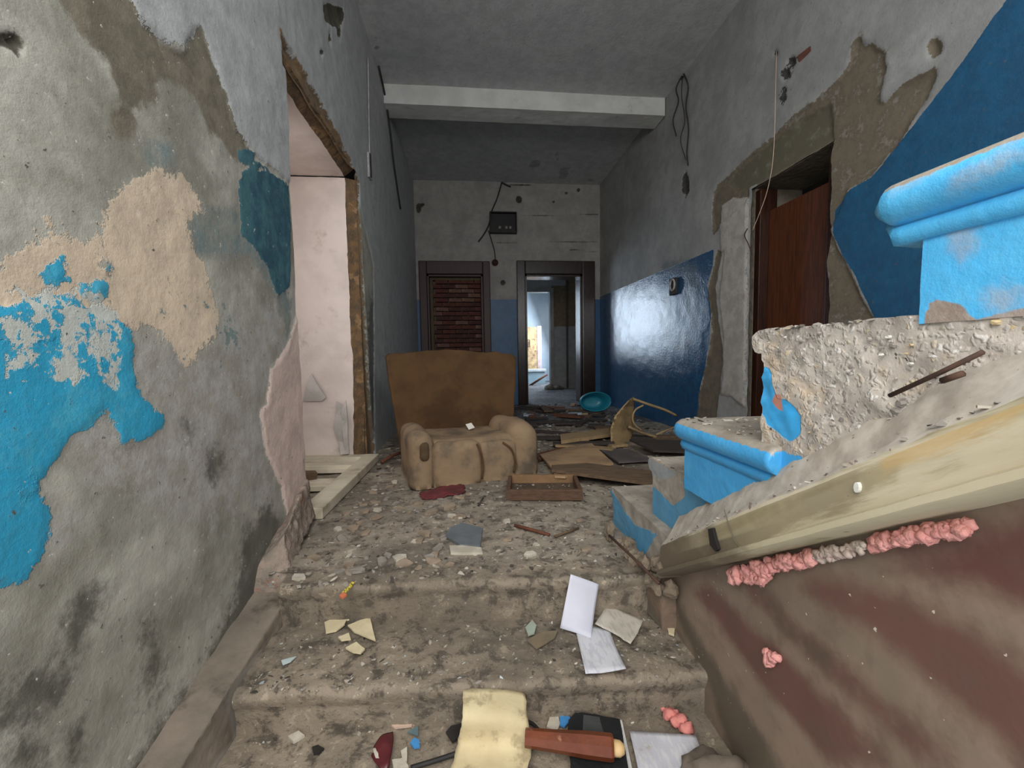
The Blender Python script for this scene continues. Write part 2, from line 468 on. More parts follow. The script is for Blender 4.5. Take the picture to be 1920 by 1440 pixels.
Lpoly = {
 'white': [[(225, -40), (262, 40), (300, 78), (340, 95), (352, 88), (374, 45), (396, 110), (422, 175), (440, 240), (462, 272), (485, 300), (512, 318), (542, 345), (552, 346), (540, 90), (660, 320), (700, 500), (700, 900), (790, 800), (790, 300), (640, -400), (300, -400)]],
 'brown': [[(88, -30), (250, -30), (300, 78), (340, 95), (374, 45), (400, 110), (425, 175), (450, 250), (470, 285), (440, 300), (418, 260), (392, 250), (372, 190), (352, 165), (300, 150), (282, 190), (250, 215), (222, 190), (205, 125), (165, 80), (130, 30)], blob(378, 168, 26, 13), blob(232, 225, 26, 40), blob(450, 255, 22, 14, rot=.6), blob(262, 168, 40, 20, rot=.5)],
 'cream': [[(262, 322), (302, 318), (345, 335), (384, 378), (352, 415), (358, 470), (388, 490), (394, 540), (412, 590), (400, 640), (352, 690), (325, 655), (270, 605), (215, 600), (205, 520), (190, 480), (190, 430), (204, 372)],
           [(-400, 560), (-20, 510), (40, 470), (100, 425), (140, 455), (195, 440), (215, 600), (120, 640), (-20, 640), (-400, 720)], blob(98, 428, 10, 9), blob(118, 685, 20, 18), blob(190, 690, 22, 16), blob(50, 915, 14, 18), blob(74, 912, 12, 10)],
 'blue': [[(-500, 700), (-200, 610), (-30, 580), (60, 560), (132, 552), (165, 580), (205, 588), (238, 618), (250, 650), (245, 690), (262, 745), (304, 775), (308, 797), (272, 825), (224, 832), (215, 792), (190, 765), (172, 792), (130, 818), (100, 872), (76, 910), (92, 955), (95, 1002), (78, 1058), (50, 1090), (-30, 1110), (-300, 1130), (-500, 1000)], [(82, 525), (100, 490), (120, 483), (118, 510), (128, 525), (100, 535)], blob(186, 545, 12, 18, rot=.4), blob(160, 548, 9, 7), blob(202, 498, 9, 13, rot=-.5)],
 'teal': [[(452, 322), (468, 316), (500, 318), (540, 345), (545, 420), (543, 540), (520, 555), (505, 510), (480, 470), (455, 440), (452, 385), (448, 350)], blob(462, 292, 14, 14), [(480, 300), (505, 318), (470, 320)]],
 'fade': [[(385, 388), (440, 395), (470, 430), (500, 490), (545, 560), (540, 640), (520, 560), (470, 480), (420, 478), (380, 485), (355, 470), (352, 415)], blob(300, 290, 29, 26)],
 'pink': [[(556, 590), (538, 650), (508, 690), (498, 755), (486, 772), (498, 850), (525, 915), (538, 1000), (560, 1060), (600, 1000), (570, 590)]],
 'wet': [[(505, 945), (522, 985), (508, 1100), (470, 1190), (400, 1260), (330, 1370), (240, 1500), (200, 1500), (290, 1380), (370, 1270), (400, 1200), (440, 1130), (452, 1030), (470, 975)],
         [(-30, 1300), (60, 1262), (110, 1268), (116, 1308), (60, 1350), (-30, 1390)], blob(148, 1180, 22, 75, rot=.35), blob(282, 1200, 13, 24), blob(288, 1262, 18, 48, rot=.15), blob(408, 865, 20, 27), blob(350, 798, 6, 10), blob(145, 1390, 9, 22), blob(50, 1425, 25, 30)],
 'flake': [[(-300, 620), (-20, 560), (120, 545), (180, 560), (215, 590), (215, 720), (120, 705), (60, 720), (-20, 700), (-300, 800)]],
 'fleck': [[(300, 590), (400, 560), (440, 600), (450, 680), (350, 700), (320, 660)]],
 'mid': [[(245, 700), (262, 640), (440, 600), (545, 560), (545, 940), (500, 960), (380, 960), (250, 900), (110, 870), (170, 795), (220, 835), (300, 800)], [(95, 900), (110, 880), (105, 1010), (80, 1060)]],
}
att = {k: sdf_union(q, [polyX(p, XL) for p in v]) for k, v in Lpoly.items()}
att['flake'] = np.minimum(att['flake'], -.006); att['fleck'] = np.minimum(att['fleck'], -.012)
# stripped brick round the doorway: band above the head and down the far jamb
band = [[(LD0-.02, LDZ-.03), (LD0-.02, LDZ+.10), (2.4, LDZ+.11), (2.95, LDZ+.05), (LD1+.09, LDZ-.0), (LD1+.10, 1.5), (LD1+.13, .9), (LD1+.17, .4), (LD1+.26, 0), (LD1-.1, -.05), (LD1-.1, LDZ-.03)]]
att['brick'] = sdf_union(q, band)
att['dark_patch'] = sdf_union(q, [[(3.2, -.1), (3.25, .9), (3.4, 1.25), (3.9, 1.3), (4.6, 1.0), (5.2, .5), (5.6, -.1)], [(.9, 2.55), (1.0, 2.7), (1.1, 2.6)]])
# ceiling-edge patch and small holes
att['hole'] = sdf_union(q, [polyX([(604, 10), (612, 5), (642, 15), (644, 30), (640, 45), (632, 52), (620, 48), (608, 38)], XL), polyX(blob(634, 60, 4, 9), XL), polyX(blob(601, 98, 4, 5), XL), polyX(blob(617, 72, 3, 8), XL), polyX([(-10, 62), (30, 64), (50, 80), (38, 95), (36, 110), (30, 92), (-10, 82)], XL), polyX(blob(105, 178, 5, 5), XL), polyX(blob(112, 305, 3, 3), XL), polyX(blob(143, 136, 4, 4), XL)])
d = fbm(V, 1.6, 3, 2)*.012+fbm(V, 14, 4, 4)*.006
th = np.clip((att['white']+fbm(V, 16, 4, 31)*.06)/.008, 0, 1)*.006+np.clip((att['pink']+fbm(V, 14, 4, 35)*.03)/.01, 0, 1)*.006
th += np.clip((att['blue']+fbm(V, 14, 4, 33)*.03)/.006, 0, 1)*.003+np.clip((att['teal']+.005)/.006, 0, 1)*.002
th -= np.clip((att['brick']+fbm(V, 20, 4, 37)*.03)/.012, 0, 1)*.022+np.clip(att['hole']/.01, 0, 1)*.015
# broken foot of the wall at the head of the steps swells outwards
th += np.exp(-((V[:, 1]-1.95)/.28)**2-((V[:, 2]+.12)/.28)**2)*.02
V = V.copy(); V[:, 0] += d+th
M_wl = layered('peeling_left_wall_plaster', ((190, 187, 175), (136, 133, 120), 2.2), [
  dict(attr='mid', a=(160, 154, 143), b=(178, 175, 170), scale=4, amp=0.304, edge=.06, nscale=5),
  dict(attr='dark_patch', a=(92, 94, 92), b=(70, 72, 70), scale=6, amp=0.57, edge=.05, nscale=6, op=.8),
  dict(attr='brown', a=(104, 97, 80), b=(126, 117, 101), scale=7, amp=.08, edge=.012, nscale=12),
  dict(attr='fade', a=(112, 132, 134), b=(140, 142, 134), scale=12, amp=0.133, edge=.02, nscale=14),
  dict(attr='cream', a=(228, 207, 180), b=(210, 190, 166), scale=6, amp=0.1425, edge=.006, nscale=11, h=.3),
  dict(attr='teal', a=(26, 82, 102), b=(62, 114, 124), scale=14, amp=.065, edge=.002, nscale=20, rough=.6, h=.2),
  dict(attr='blue', a=(24, 164, 206), b=(70, 178, 208), scale=5, amp=0.076, edge=.0025, nscale=13, rough=.55, h=.4, lo=.45, hi=.7),
  dict(attr='flake', a=(226, 214, 194), b=(204, 208, 200), amp=.11, edge=.003, h=-.3),
  dict(attr='fleck', a=(206, 194, 176), b=(120, 138, 136), amp=.12, edge=.003),
  dict(attr='white', a=(186, 188, 188), b=(170, 172, 172), scale=4, amp=0.095, edge=.003, nscale=13, h=.6),
  dict(attr='pink', a=(226, 200, 188), b=(208, 186, 174), scale=7, amp=0.057, edge=.003, nscale=14, h=.6),
  dict(attr='brick', a=(110, 92, 70), b=(140, 112, 80), scale=14, amp=0.095, edge=.004, nscale=20),
  dict(attr='wet', a=(96, 93, 82), b=(74, 71, 62), scale=9, amp=0.19, edge=.035, nscale=9, op=.88),
  dict(attr='hole', a=(86, 82, 62), b=(56, 50, 40), scale=30, amp=0.0228, edge=.003, nscale=30),
 ], speck=[((88, 84, 76), 26, .70, .03), ((214, 208, 198), 30, .735, .02)])
# flaked-through spots of the blue paint
wall_left = mesh_obj('wall_left', V, pt.faces(), M_wl, None, True, att)
tag(wall_left, 'peeling plaster wall with blue and cream paint patches', None, None, 'structure')

# reveal of the left doorway: a thick wall, whitewashed, with the broken arris between
M_reveal = simple('pinkish_whitewash_reveal', (222, 208, 200), (204, 190, 182), 3, .9, .5, 18, dirt=(182, 168, 158), dscale=5, dlo=.55, dhi=.75)
M_brick = simple('exposed_brown_brickwork', (124, 96, 66), (92, 78, 62), 16, .95, .9, 34, dirt=(150, 118, 84), dscale=9, dlo=.55, dhi=.62, bdist=.012)
def ribbon(P0, P1, n, disp, seed):
    """ruled surface between two polylines (same length), n across, displaced"""
    P0 = np.asarray(P0, float); P1 = np.asarray(P1, float)
    t = np.linspace(0, 1, n)[None, :, None]
    G = P0[:, None, :]*(1-t)+P1[:, None, :]*t
    fl = G.reshape(-1, 3)
    G = G+ (np.stack([fbm(fl, 20, 4, seed+k) for k in range(3)], -1)*2*disp).reshape(G.shape)
    return G
zz = seg((-.05, LDZ-.02, .02)); yy = seg((LD0, LD1, .02))
A = LD1-.005+jag(zz, 41, .012)           # inner arris of the far jamb after the plaster has gone
outer = np.stack([np.full(zz.shape, XL-.012), LD1+.045+jag(zz, 5, .022, 7)+.06*np.clip(.5-zz, 0, 1), zz], -1)
inner = np.stack([XL-.075-jag(zz, 42, .012)-.05*np.clip(.4-zz, 0, 1), A, zz], -1)
deep = np.stack([np.full(zz.shape, XL-.62), np.full(zz.shape, LD1), zz], -1)
pt2 = Patches(); pt2.grid(ribbon(outer, inner, 8, .006, 51))
souter = np.stack([np.full(yy.shape, XL-.012), yy, LDZ+.035+jag(yy, 8, .02, 6)], -1)
sinner = np.stack([XL-.07+jag(yy, 43, .01), yy, LDZ-.012+jag(yy, 44, .006)], -1)
pt2.grid(ribbon(souter, sinner, 8, .006, 53))
br = mesh_obj('broken_arris', pt2.verts(), pt2.faces(), M_brick, wall_left, True); br['label'] = 'exposed brown brickwork along the doorway edge'
pt2 = Patches()
pt2.grid(ribbon(inner, deep, 24, .003, 55))
sdeep = np.stack([np.full(yy.shape, XL-.62), yy, np.full(yy.shape, LDZ-.012)], -1)
pt2.grid(ribbon(sinner, sdeep, 24, .003, 57))
nz_ = np.stack([np.full(zz.shape, XL-.004), LD0+jag(zz, 3, .012), zz], -1)
nd_ = np.stack([np.full(zz.shape, XL-.62), np.full(zz.shape, LD0), zz], -1)
pt2.grid(ribbon(nz_, nd_, 20, .002, 59))
rv = mesh_obj('reveal', pt2.verts(), pt2.faces(), M_reveal, wall_left, True); rv['label'] = 'pinkish whitewashed doorway reveal'
bbox('doorway_back', (XL-.70, LD0-.1, -.1), (XL-.62, LD1+.1, LDZ+.1), M_reveal, wall_left)
# thin plaster tongues peeling off the reveal
M_peel = simple('peeled_plaster_tongue', (190, 184, 178), (170, 164, 158), 6, .9, .3)
for k, px in enumerate(([(568, 752), (584, 700), (612, 745), (604, 752)], [(628, 800), (632, 752), (646, 760), (650, 850), (640, 852)], [(640, 770), (650, 750), (655, 850), (648, 852)])):
    P = [onY(x, y, LD1-.02-.012*k) for x, y in px]
    bm = bmesh.new(); f = bm.faces.new([bm.verts.new(p) for p in P]); refine(bm, .05)
    for v in bm.verts: v.co.y -= .02*abs(math.sin(v.co.z*14+k))
    r = bmesh.ops.extrude_face_region(bm, geom=list(bm.faces))
    for e in r['geom']:
        if isinstance(e, bmesh.types.BMVert): e.co.y += .006
    bm_obj('plaster_tongue', bm, M_peel, wall_left)

# inclined kerb between the left wall and the entry steps
M_kerb = simple('dirty_kerb_plaster', (136, 124, 110), (116, 106, 94), 5, .92, .6, 40, dirt=(84, 76, 66), dscale=6, dlo=.55, dhi=.7)
bm = bmesh.new()
for (y0, z0, y1, z1, xw0, xi0, xw1, xi1) in ((1.52, -.06, .55, -.25, -.73, -.655, -.80, -.70),):
    a = [(-.82, y0, z0-.4), (xi0+.02, y0, z0-.4), (xi0, y0, z0), (-.82, y0, z0+.02)]
    b = [(-.86, y1, z1-.4), (xi1+.05, y1, z1-.4), (xi1, y1, z1), (-.86, y1, z1+.02)]
    c = [(-.86, -.2, z1-.75), (xi1+.06, -.2, z1-.75), (xi1, -.2, z1-.3), (-.86, -.2, z1-.28)]
    R = [[bm.verts.new(p) for p in s] for s in (a, b, c)]
    for s, e in zip(R[:-1], R[1:]):
        for i in range(4): bm.faces.new((s[i], s[(i+1) % 4], e[(i+1) % 4], e[i]))
    bm.faces.new(R[0]); bm.faces.new(R[-1][::-1])
refine(bm, .022); displace(bm, .007, 12, 61, 5, .004, 45)
o = bm_obj('trim_1', bm, M_kerb, None, True); tag(o, 'dusty sloping kerb along the foot of the left wall', None, None, 'structure')
# broken brick foot of the wall corner at the head of the steps
M_rub = simple('pinkish_brick_rubble', (160, 142, 128), (134, 122, 110), 14, .95, 1.0, 30, dirt=(160, 112, 92), dscale=11, dlo=.6, dhi=.68, bdist=.015)
bm = bmesh.new()
P = [(-.80, 1.46, -.30), (-.665, 1.44, -.30), (-.66, 1.52, -.05), (-.70, 1.75, .02), (-.735, 1.98, .03), (-.80, 2.0, .03)]
T = [(-.80, 1.50, .0), (-.70, 1.50, -.02), (-.71, 1.60, .10), (-.735, 1.78, .16), (-.76, 1.97, .2), (-.80, 2.0, .2)]
A_ = [bm.verts.new(p) for p in P]; B_ = [bm.verts.new(p) for p in T]
bm.faces.new(A_); bm.faces.new(B_[::-1])
for i in range(6): bm.faces.new((A_[i], B_[i], B_[(i+1) % 6], A_[(i+1) % 6]))
refine(bm, .016); displace(bm, .018, 11, 63, 5, .008, 40)
o = bm_obj('broken_wall_foot', bm, M_rub, wall_left, True); o['label'] = 'broken brick and plaster foot of the wall corner'

# ------------------------------------------------------------------ right wall with its doorway
RD0, RD1, RDZ = 2.235, 2.905, 1.955
pt = Patches()
zsr = seg((-.05, 2.9, .014), (2.9, ZC+.02, .03))
def rn_(Y, Z):
    t = np.clip((Y-2.0)/(RD0-2.0), 0, 1); return Y+t*jag(Z, 71, .03, 7)*np.clip((RDZ+.02-Z)/.04, 0, 1)
pt.grid(wall_patch(seg((-1.6, 1.2, .1), (1.2, RD0, .014)), zsr, XR, rn_))
def rf_(Y, Z):
    t = np.clip(1-(Y-RD1)/.2, 0, 1); return Y+t*jag(Z, 73, .010, 9)*np.clip((RDZ+.02-Z)/.04, 0, 1)
pt.grid(wall_patch(seg((RD1, 4.0, .014), (4.0, YD, .04)), zsr, XR, rf_))
def rt_(Y, Z):
    t = np.clip(1-(Z-RDZ)/.1, 0, 1); return Z+t*jag(Y, 75, .008, 9)
pt.grid(wall_patch(seg((RD0, RD1, .014)), seg((RDZ, 2.9, .014), (2.9, ZC+.02, .03)), XR, None, rt_))
V = pt.verts(); q = V[:, 1:3]
Rpoly = {
 'strip': [[(1345, 345), (1362, 333), (1395, 300), (1440, 262), (1490, 215), (1540, 178), (1570, 150), (1590, 120), (1600, 76), (1612, 68), (1622, 84), (1634, 80), (1645, 90), (1661, 98), (1663, 125), (1655, 150), (1648, 190), (1655, 192), (1690, 160), (1757, 124), (1752, 150), (1738, 182), (1716, 218), (1700, 245), (1678, 277), (1658, 298), (1632, 332), (1590, 356), (1572, 400), (1558, 430), (1578, 480), (1600, 522), (1622, 570), (1640, 600), (1640, 700), (1530, 700), (1530, 320), (1405, 350), (1402, 380), (1350, 425), (1338, 440), (1334, 400), (1338, 360)],
           blob(1750, 90, 15, 20, rot=.3), [(1345, 470), (1338, 500), (1328, 545), (1335, 610), (1330, 660), (1322, 690), (1310, 740), (1306, 800), (1340, 800), (1360, 640), (1352, 560), (1362, 470)]],
 'lintel': [[(1360, 342), (1395, 310), (1440, 270), (1500, 222), (1556, 192), (1562, 262), (1405, 352), (1380, 360)]],
 'bluefar': [[(1085, 573), (1123, 557.5), (1339, 467), (1337, 500), (1326, 535), (1334, 570), (1330, 640), (1322, 690), (1312, 730), (1306, 800), (1250, 1000), (1085, 900)]],
 'bluestair': [[(1562, 395), (1592, 357), (1634, 332), (1660, 299), (1722, 222), (1785, 140), (1862, 32), (1930, -60), (2300, -560), (2600, 300), (2200, 1200), (1640, 760), (1640, 600), (1622, 560), (1600, 510), (1580, 480), (1562, 440)]],
 'jamb': [[(1352, 385), (1372, 372), (1405, 372), (1402, 600), (1398, 765), (1372, 745), (1352, 740), (1358, 680), (1345, 600), (1340, 540), (1352, 480), (1350, 430)]],
 'hole': [blob(1484, 118, 8, 12, rot=.3), blob(1474, 140, 9, 13, rot=.2), blob(1470, 178, 5, 16, rot=.2), blob(1302, 78, 10, 9), blob(1285, 345, 6, 24), blob(1272, 140, 12, 9), blob(1455, 100, 4, 4)],
 'stripv': [[(1345, 345), (1540, 178), (1590, 120), (1612, 68), (1660, 98), (1650, 200), (1700, 170), (1740, 182), (1632, 332), (1560, 430), (1620, 570), (1640, 700), (1530, 700), (1530, 320), (1405, 350)]],
 'redbrick': [[(1494, 106), (1521, 85), (1522, 96), (1498, 119)]],
 'scuff': [blob(1262, 500, 22, 12), blob(1290, 510, 12, 20), blob(1300, 560, 14, 70), blob(1250, 600, 13, 55), blob(1275, 640, 24, 20)],
 'creaml': [[(1845, 60), (1780, 150), (1722, 230), (1670, 290), (1672, 280), (1716, 215), (1770, 140), (1840, 50)]],
}
att = {k: sdf_union(q, [polyX(p, XR) for p in v]) for k, v in Rpoly.items()}
att['stripv'] = np.minimum(att['stripv'], -.016)
d = fbm(V, 1.3, 3, 81)*.014+fbm(V, 11, 4, 82)*.005
th = -np.clip((att['strip']+fbm(V, 16, 4, 83)*.03)/.012, 0, 1)*.012-np.clip((att['hole']+fbm(V, 14, 4, 88)*.08)/.03, 0, 1)*.025-np.clip(att['lintel']/.02, 0, 1)*.012+np.clip((att['jamb']+fbm(V, 16, 4, 84)*.04)/.012, 0, 1)*.014
V = V.copy(); V[:, 0] -= d+th
M_wr = layered('whitewashed_right_wall_plaster', ((166, 166, 164), (146, 146, 144), 2.0), [
  dict(attr='bluefar', a=(10, 70, 112), b=(16, 84, 128), scale=3, amp=0.0266, edge=.003, nscale=16, rough=.15, h=.3),
  dict(attr='scuff', a=(70, 92, 106), b=(84, 100, 110), scale=6, amp=0.19, edge=.05, nscale=9, op=.6),
  dict(attr='strip', a=(118, 106, 86), b=(98, 88, 72), scale=7, amp=0.0665, edge=.003, nscale=16),
  dict(attr='stripv', a=(150, 144, 134), b=(136, 128, 116), amp=.18, edge=.012),
  dict(attr='lintel', a=(96, 90, 70), b=(132, 128, 112), scale=9, amp=0.057, edge=.006, nscale=14, lo=.5, hi=.72),
  dict(attr='jamb', a=(188, 184, 178), b=(166, 160, 152), scale=8, amp=0.1045, edge=.003, nscale=16, h=.5),
  dict(attr='bluestair', a=(0, 80, 120), b=(2, 90, 132), scale=3, amp=0.0228, edge=.002, nscale=18, rough=.42, h=.3),
  dict(attr='redbrick', a=(116, 62, 44), b=(96, 52, 38), scale=20, amp=0.0114, edge=.003, nscale=30),
  dict(attr='hole', a=(62, 58, 52), b=(36, 34, 31), scale=30, amp=.14, edge=.004, nscale=20),
 ], speck=[((92, 90, 84), 24, .715, .02)])
wall_right = mesh_obj('wall_right', V, pt.faces(), M_wr, None, True, att)
tag(wall_right, 'whitewashed wall with dark blue oil paint dado', None, None, 'structure')

# right doorway: reveal, frame, dark reddish door leaf
M_wood_red = simple('dark_reddish_brown_wood', (92, 46, 20), (70, 34, 14), 5, .55, .3, 40, vec=(12, 12, 1))
M_wood_dk = simple('dark_stained_frame_wood', (58, 30, 18), (40, 22, 14), 5, .35, .25, 40, vec=(10, 10, 1))
M_plaster_rough = simple('rough_grey_plaster', (128, 120, 106), (104, 96, 82), 9, .95, .9, 26, bdist=.01)
door3 = empty('door_3', (XR+.2, (RD0+RD1)/2, 0), 'reddish brown wooden door in the broken right doorway', None, None, 'structure')
def dpart(name, lo, hi, mat, root, bevel=.004):
    o = bbox(name, lo, hi, mat, root, bevel); o.matrix_parent_inverse = Matrix.Translation(root.location).inverted(); return o
dpart('reveal', (XR+.045, RD0-.08, -.02), (XR+.46, RD0+.0, RDZ+.12), M_plaster_rough, door3)
dpart('reveal', (XR+.03, RD1, -.02), (XR+.46, RD1+.09, RDZ+.12), M_plaster_rough, door3)
dpart('lintel', (XR+.03, RD0-.02, RDZ), (XR+.46, RD1+.02, RDZ+.12), M_plaster_rough, door3)
dpart('door_frame', (XR+.03, RD1-.055, 0), (XR+.16, RD1-.001, RDZ-.02), M_wood_dk, door3)
dpart('door_frame', (XR+.03, RD0+.001, 0), (XR+.16, RD0+.045, RDZ-.02), M_wood_dk, door3)
dpart('door_leaf', (XR+.10, RD0+.046, .02), (XR+.14, RD1-.056, 1.78), M_wood_red, door3)
dpart('doorway_back', (XR+.40, RD0-.1, -.05), (XR+.46, RD1+.1, RDZ+.12), simple('dark_void_panel', (40, 36, 32), (30, 28, 26), 4, .95, .2), door3)  # near-black panel: the darkness behind the door is put into its colour

# ------------------------------------------------------------------ ceiling with its beam
M_ceil = layered('dusty_whitewash_ceiling', ((214, 214, 212), (196, 197, 196), 1.6), [
  dict(attr='stain', a=(78, 74, 60), b=(60, 58, 50), scale=16, amp=.06, edge=.006, nscale=16),
  dict(attr='grime', a=(186, 188, 190), b=(168, 170, 172), scale=3, amp=.4, edge=.25, nscale=2.5, op=.7),
 ], speck=[((92, 92, 88), 18, .72, .02)])
pt = Patches()
Xg, Yg = np.meshgrid(seg((-2.6, 4.2, .04)), seg((1.0, YD+.02, .03)), indexing='ij')
pt.grid(np.stack([Xg, Yg, np.full(Xg.shape, ZC)], -1)[:, ::-1])
V = pt.verts().copy(); q = V[:, :2]
def polyZ(px, Z): return [tuple(onZ(x, y, Z)[:2]) for x, y in px]
att = {'stain': sdf_union(q, [polyZ(p, ZC) for p in (blob(1003, 307, 12, 7, rot=-.3), [(1050, 316), (1070, 313), (1064, 325), (1060, 336), (1048, 334)], blob(1107, 337, 5, 4), blob(1224, 241, 6, 4), blob(898, 73, 5, 3), blob(1044, 290, 3, 12), blob(705, 90, 5, 4))]),
       'grime': sdf_union(q, [[(-.8, 2.2), (2.1, 1.6), (2.1, 6.5), (-.8, 6.5)]])}
V[:, 2] += fbm(V, 1.1, 3, 91)*.012
ceiling = mesh_obj('ceiling', V, pt.faces(), M_ceil, None, True, att)
tag(ceiling, 'dusty whitewashed ceiling with peeled spots', None, None, 'structure')
M_beam = simple('whitewashed_beam_plaster', (206, 206, 202), (190, 190, 186), 4, .9, .5, 30, dirt=(150, 150, 146), dscale=6, dlo=.62, dhi=.75)
bm = bmesh.new(); box_bm(bm, Vector(((XL+XR)/2, 4.38, 3.315)), (XR-XL-.02, .25, .19)); refine(bm, .06); displace(bm, .006, 7, 95)
o = bm_obj('trim_2', bm, M_beam, None, False); tag(o, 'white ceiling beam crossing the corridor', None, None, 'structure')

# ------------------------------------------------------------------ end wall with two doorways
D1 = (-.726, .342, 2.212); D2 = (.753, 1.986, 2.226)
pt = Patches()
def end_patch(x0, x1, z0, z1, s=.03):
    Xg, Zg = np.meshgrid(seg((x0, x1, s)), seg((z0, z1, s)), indexing='ij')
    pt.grid(np.stack([Xg, np.full(Xg.shape, YD), Zg], -1))
end_patch(-1.9, D1[0]+.03, -.05, ZC); end_patch(D1[0]+.03, D1[1]-.03, D1[2]-.03, ZC); end_patch(D1[1]-.03, D2[0]+.03, -.05, ZC)
end_patch(D2[0]+.03, D2[1]-.03, D2[2]-.03, ZC); end_patch(D2[1]-.03, 3.2, -.05, ZC)
V = pt.verts().copy(); q = V[:, [0, 2]]
att = {'blue': sdf_union(q, [[(-2, -.2), (4, -.2), (4, 1.64), (-2, 1.64)]]),
       'hole': sdf_union(q, [polyY(p, YD) for p in (blob(973, 374, 6, 7), blob(943, 530, 5, 5), blob(1062, 362, 4, 3), blob(1085, 356, 4, 4), blob(785, 390, 5, 10), blob(790, 385, 7, 3, rot=-.5), blob(1038, 378, 3, 3), blob(968, 347, 30, 1.6))]),
       'crack': sdf_union(q, [polyY(p, YD) for p in ([(830, 401), (918, 403), (918, 405), (830, 403)], [(968, 404), (1122, 401), (1122, 403), (968, 406)], [(930, 454), (1122, 452), (1122, 454), (930, 456)], [(1064, 482), (1067, 468), (1078, 467), (1122, 472), (1122, 474), (1078, 470), (1068, 471)])])}
V[:, 1] += fbm(V, 2.5, 4, 97)*.012+np.clip(att['hole']/.03, 0, 1)*.03
M_end = layered('whitewashed_end_wall', ((164, 161, 156), (146, 143, 138), 2.5), [
  dict(attr='blue', a=(8, 72, 116), b=(14, 84, 128), scale=4, amp=.01, edge=.004, nscale=12, rough=.45),
  dict(attr='crack', a=(110, 104, 96), b=(80, 76, 70), scale=20, amp=.012, edge=.006, nscale=20),
  dict(attr='hole', a=(70, 60, 50), b=(46, 42, 38), scale=20, amp=.03, edge=.006, nscale=16)], speck=[((120, 116, 108), 9, .70, .03)])
wall_end = mesh_obj('wall_end', V, pt.faces(), M_end, None, True, att)
tag(wall_end, 'whitewashed end wall with a blue dado between the doorways', None, None, 'structure')

M_redframe = simple('dark_red_painted_frame', (56, 16, 14), (42, 12, 11), 6, .5, .25, 40, vec=(8, 8, 1))
M_brnframe = simple('dark_brown_glossy_frame', (46, 27, 18), (32, 19, 13), 4, .25, .3, 30, vec=(8, 8, 1))
def frame(root, D, inner, mat, y0, y1):
    x0, x1, z = D; a, b, c = inner
    dpart('frame_post', (x0, y0, 0), (a, y1, z), mat, root, .012); dpart('frame_post', (b, y0, 0), (x1, y1, z), mat, root, .012)
    dpart('frame_head', (a, y0, c), (b, y1, z), mat, root, .012)
    # inner lining, set back
    dpart('lining', (a, y0+.05, 0), (a+.03, y1+.20, c), mat, root, .004); dpart('lining', (b-.03, y0+.05, 0), (b, y1+.20, c), mat, root, .004)
    dpart('lining', (a, y0+.05, c-.03), (b, y1+.20, c), mat, root, .004)
door1 = empty('door_1', ((D1[0]+D1[1])/2, YD, 0), 'bricked-up doorway in a dark red wooden frame', None, None, 'structure')
frame(door1, D1, (-.613, .232, 2.018), M_redframe, YD-.05, YD+.08)
door2 = empty('door_2', ((D2[0]+D2[1])/2, YD, 0), 'open doorway in a dark brown wooden frame', None, None, 'structure')
frame(door2, D2, (.885, 1.785, 2.022), M_brnframe, YD-.05, YD+.08)
# bricked-up filling, each brick a piece
M_bricks = [simple('old_brick', (104, 62, 50), (86, 50, 42), 9, .95, .5), simple('sooty_brick', (90, 58, 48), (70, 46, 40), 9, .95, .5), simple('pale_brick', (128, 96, 84), (104, 76, 66), 9, .95, .5)]
dpart('mortar', (-.62, YD+.185, 0), (.24, YD+.26, 2.03), simple('brick_mortar', (104, 92, 82), (84, 74, 66), 20, .95, .5), door1)
dpart('board', (-.58, YD+.10, 0), (-.535, YD+.18, 1.99), simple('grey_old_board', (96, 84, 60), (78, 68, 50), 8, .8, .3, vec=(8, 8, 1)), door1)
dpart('board', (-.535, YD+.10, 1.95), (.20, YD+.18, 1.99), bpy.data.materials['grey_old_board'], door1)
brick_me = {}
for k in range(3):
    bm = bmesh.new(); box_bm(bm, Vector((0, 0, 0)), (.19, .09, .058), None, .005)
    brick_me[k] = bpy.data.meshes.new('brick'); bm.to_mesh(brick_me[k]); bm.free(); brick_me[k].materials.append(M_bricks[k])
for c in range(12, 29):
    for i in range(-1, 5):
        x = -.50+i*.2+(.1 if c % 2 else 0)
        if x > .22 or x < -.58: continue
        o = bpy.data.objects.new('brick', brick_me[random.choice((0, 0, 1, 1, 2))]); link(o, door1)
        o.matrix_parent_inverse = Matrix.Translation(door1.location).inverted()
        o.location = (x+random.uniform(-.005, .005), YD+.155+random.uniform(-.006, .008), .04+c*.07); o.rotation_euler = (0, random.uniform(-.02, .02), random.uniform(-.02, .02))
# ------------------------------------------------------------------ rooms beyond the open doorway
M_r2 = layered('two_tone_room_wall', ((172, 168, 162), (154, 150, 146), 3), [dict(attr='upper', a=(128, 108, 76), b=(112, 92, 66), scale=5, amp=.01, edge=.01)])
def room_wall(name, P, mat, label, att=None):
    p = Patches(); p.grid(np.array(P, float)); return tag(mesh_obj(name, p.verts(), p.faces(), mat, None, False, att), label, None, None, 'structure')
YB = 9.35
o0, o1 = onY(984, 600, YB)[0], onY(1031, 600, YB)[0]; oz = onY(1010, 548, YB)[2]
def up(*z): return np.array(z, float).ravel()
pt = Patches()
def rp(x0, x1, z0, z1):
    Xg, Zg = np.meshgrid(seg((x0, x1, .06)), seg((z0, z1, .04)), indexing='ij'); pt.grid(np.stack([Xg, np.full(Xg.shape, YB), Zg], -1))
rp(-1.0, -.35, -.05, 2.9); rp(-.35, .65, -.05, .85); rp(-.35, .65, 2.25, 2.9); rp(.65, o0, -.05, 2.9); rp(o0, o1, oz, 2.9); rp(o1, 3.2, -.05, 2.9)
V = pt.verts(); zsplit = onY(1060, 612, YB)[2]; ztop = onY(1060, 548, YB)[2]
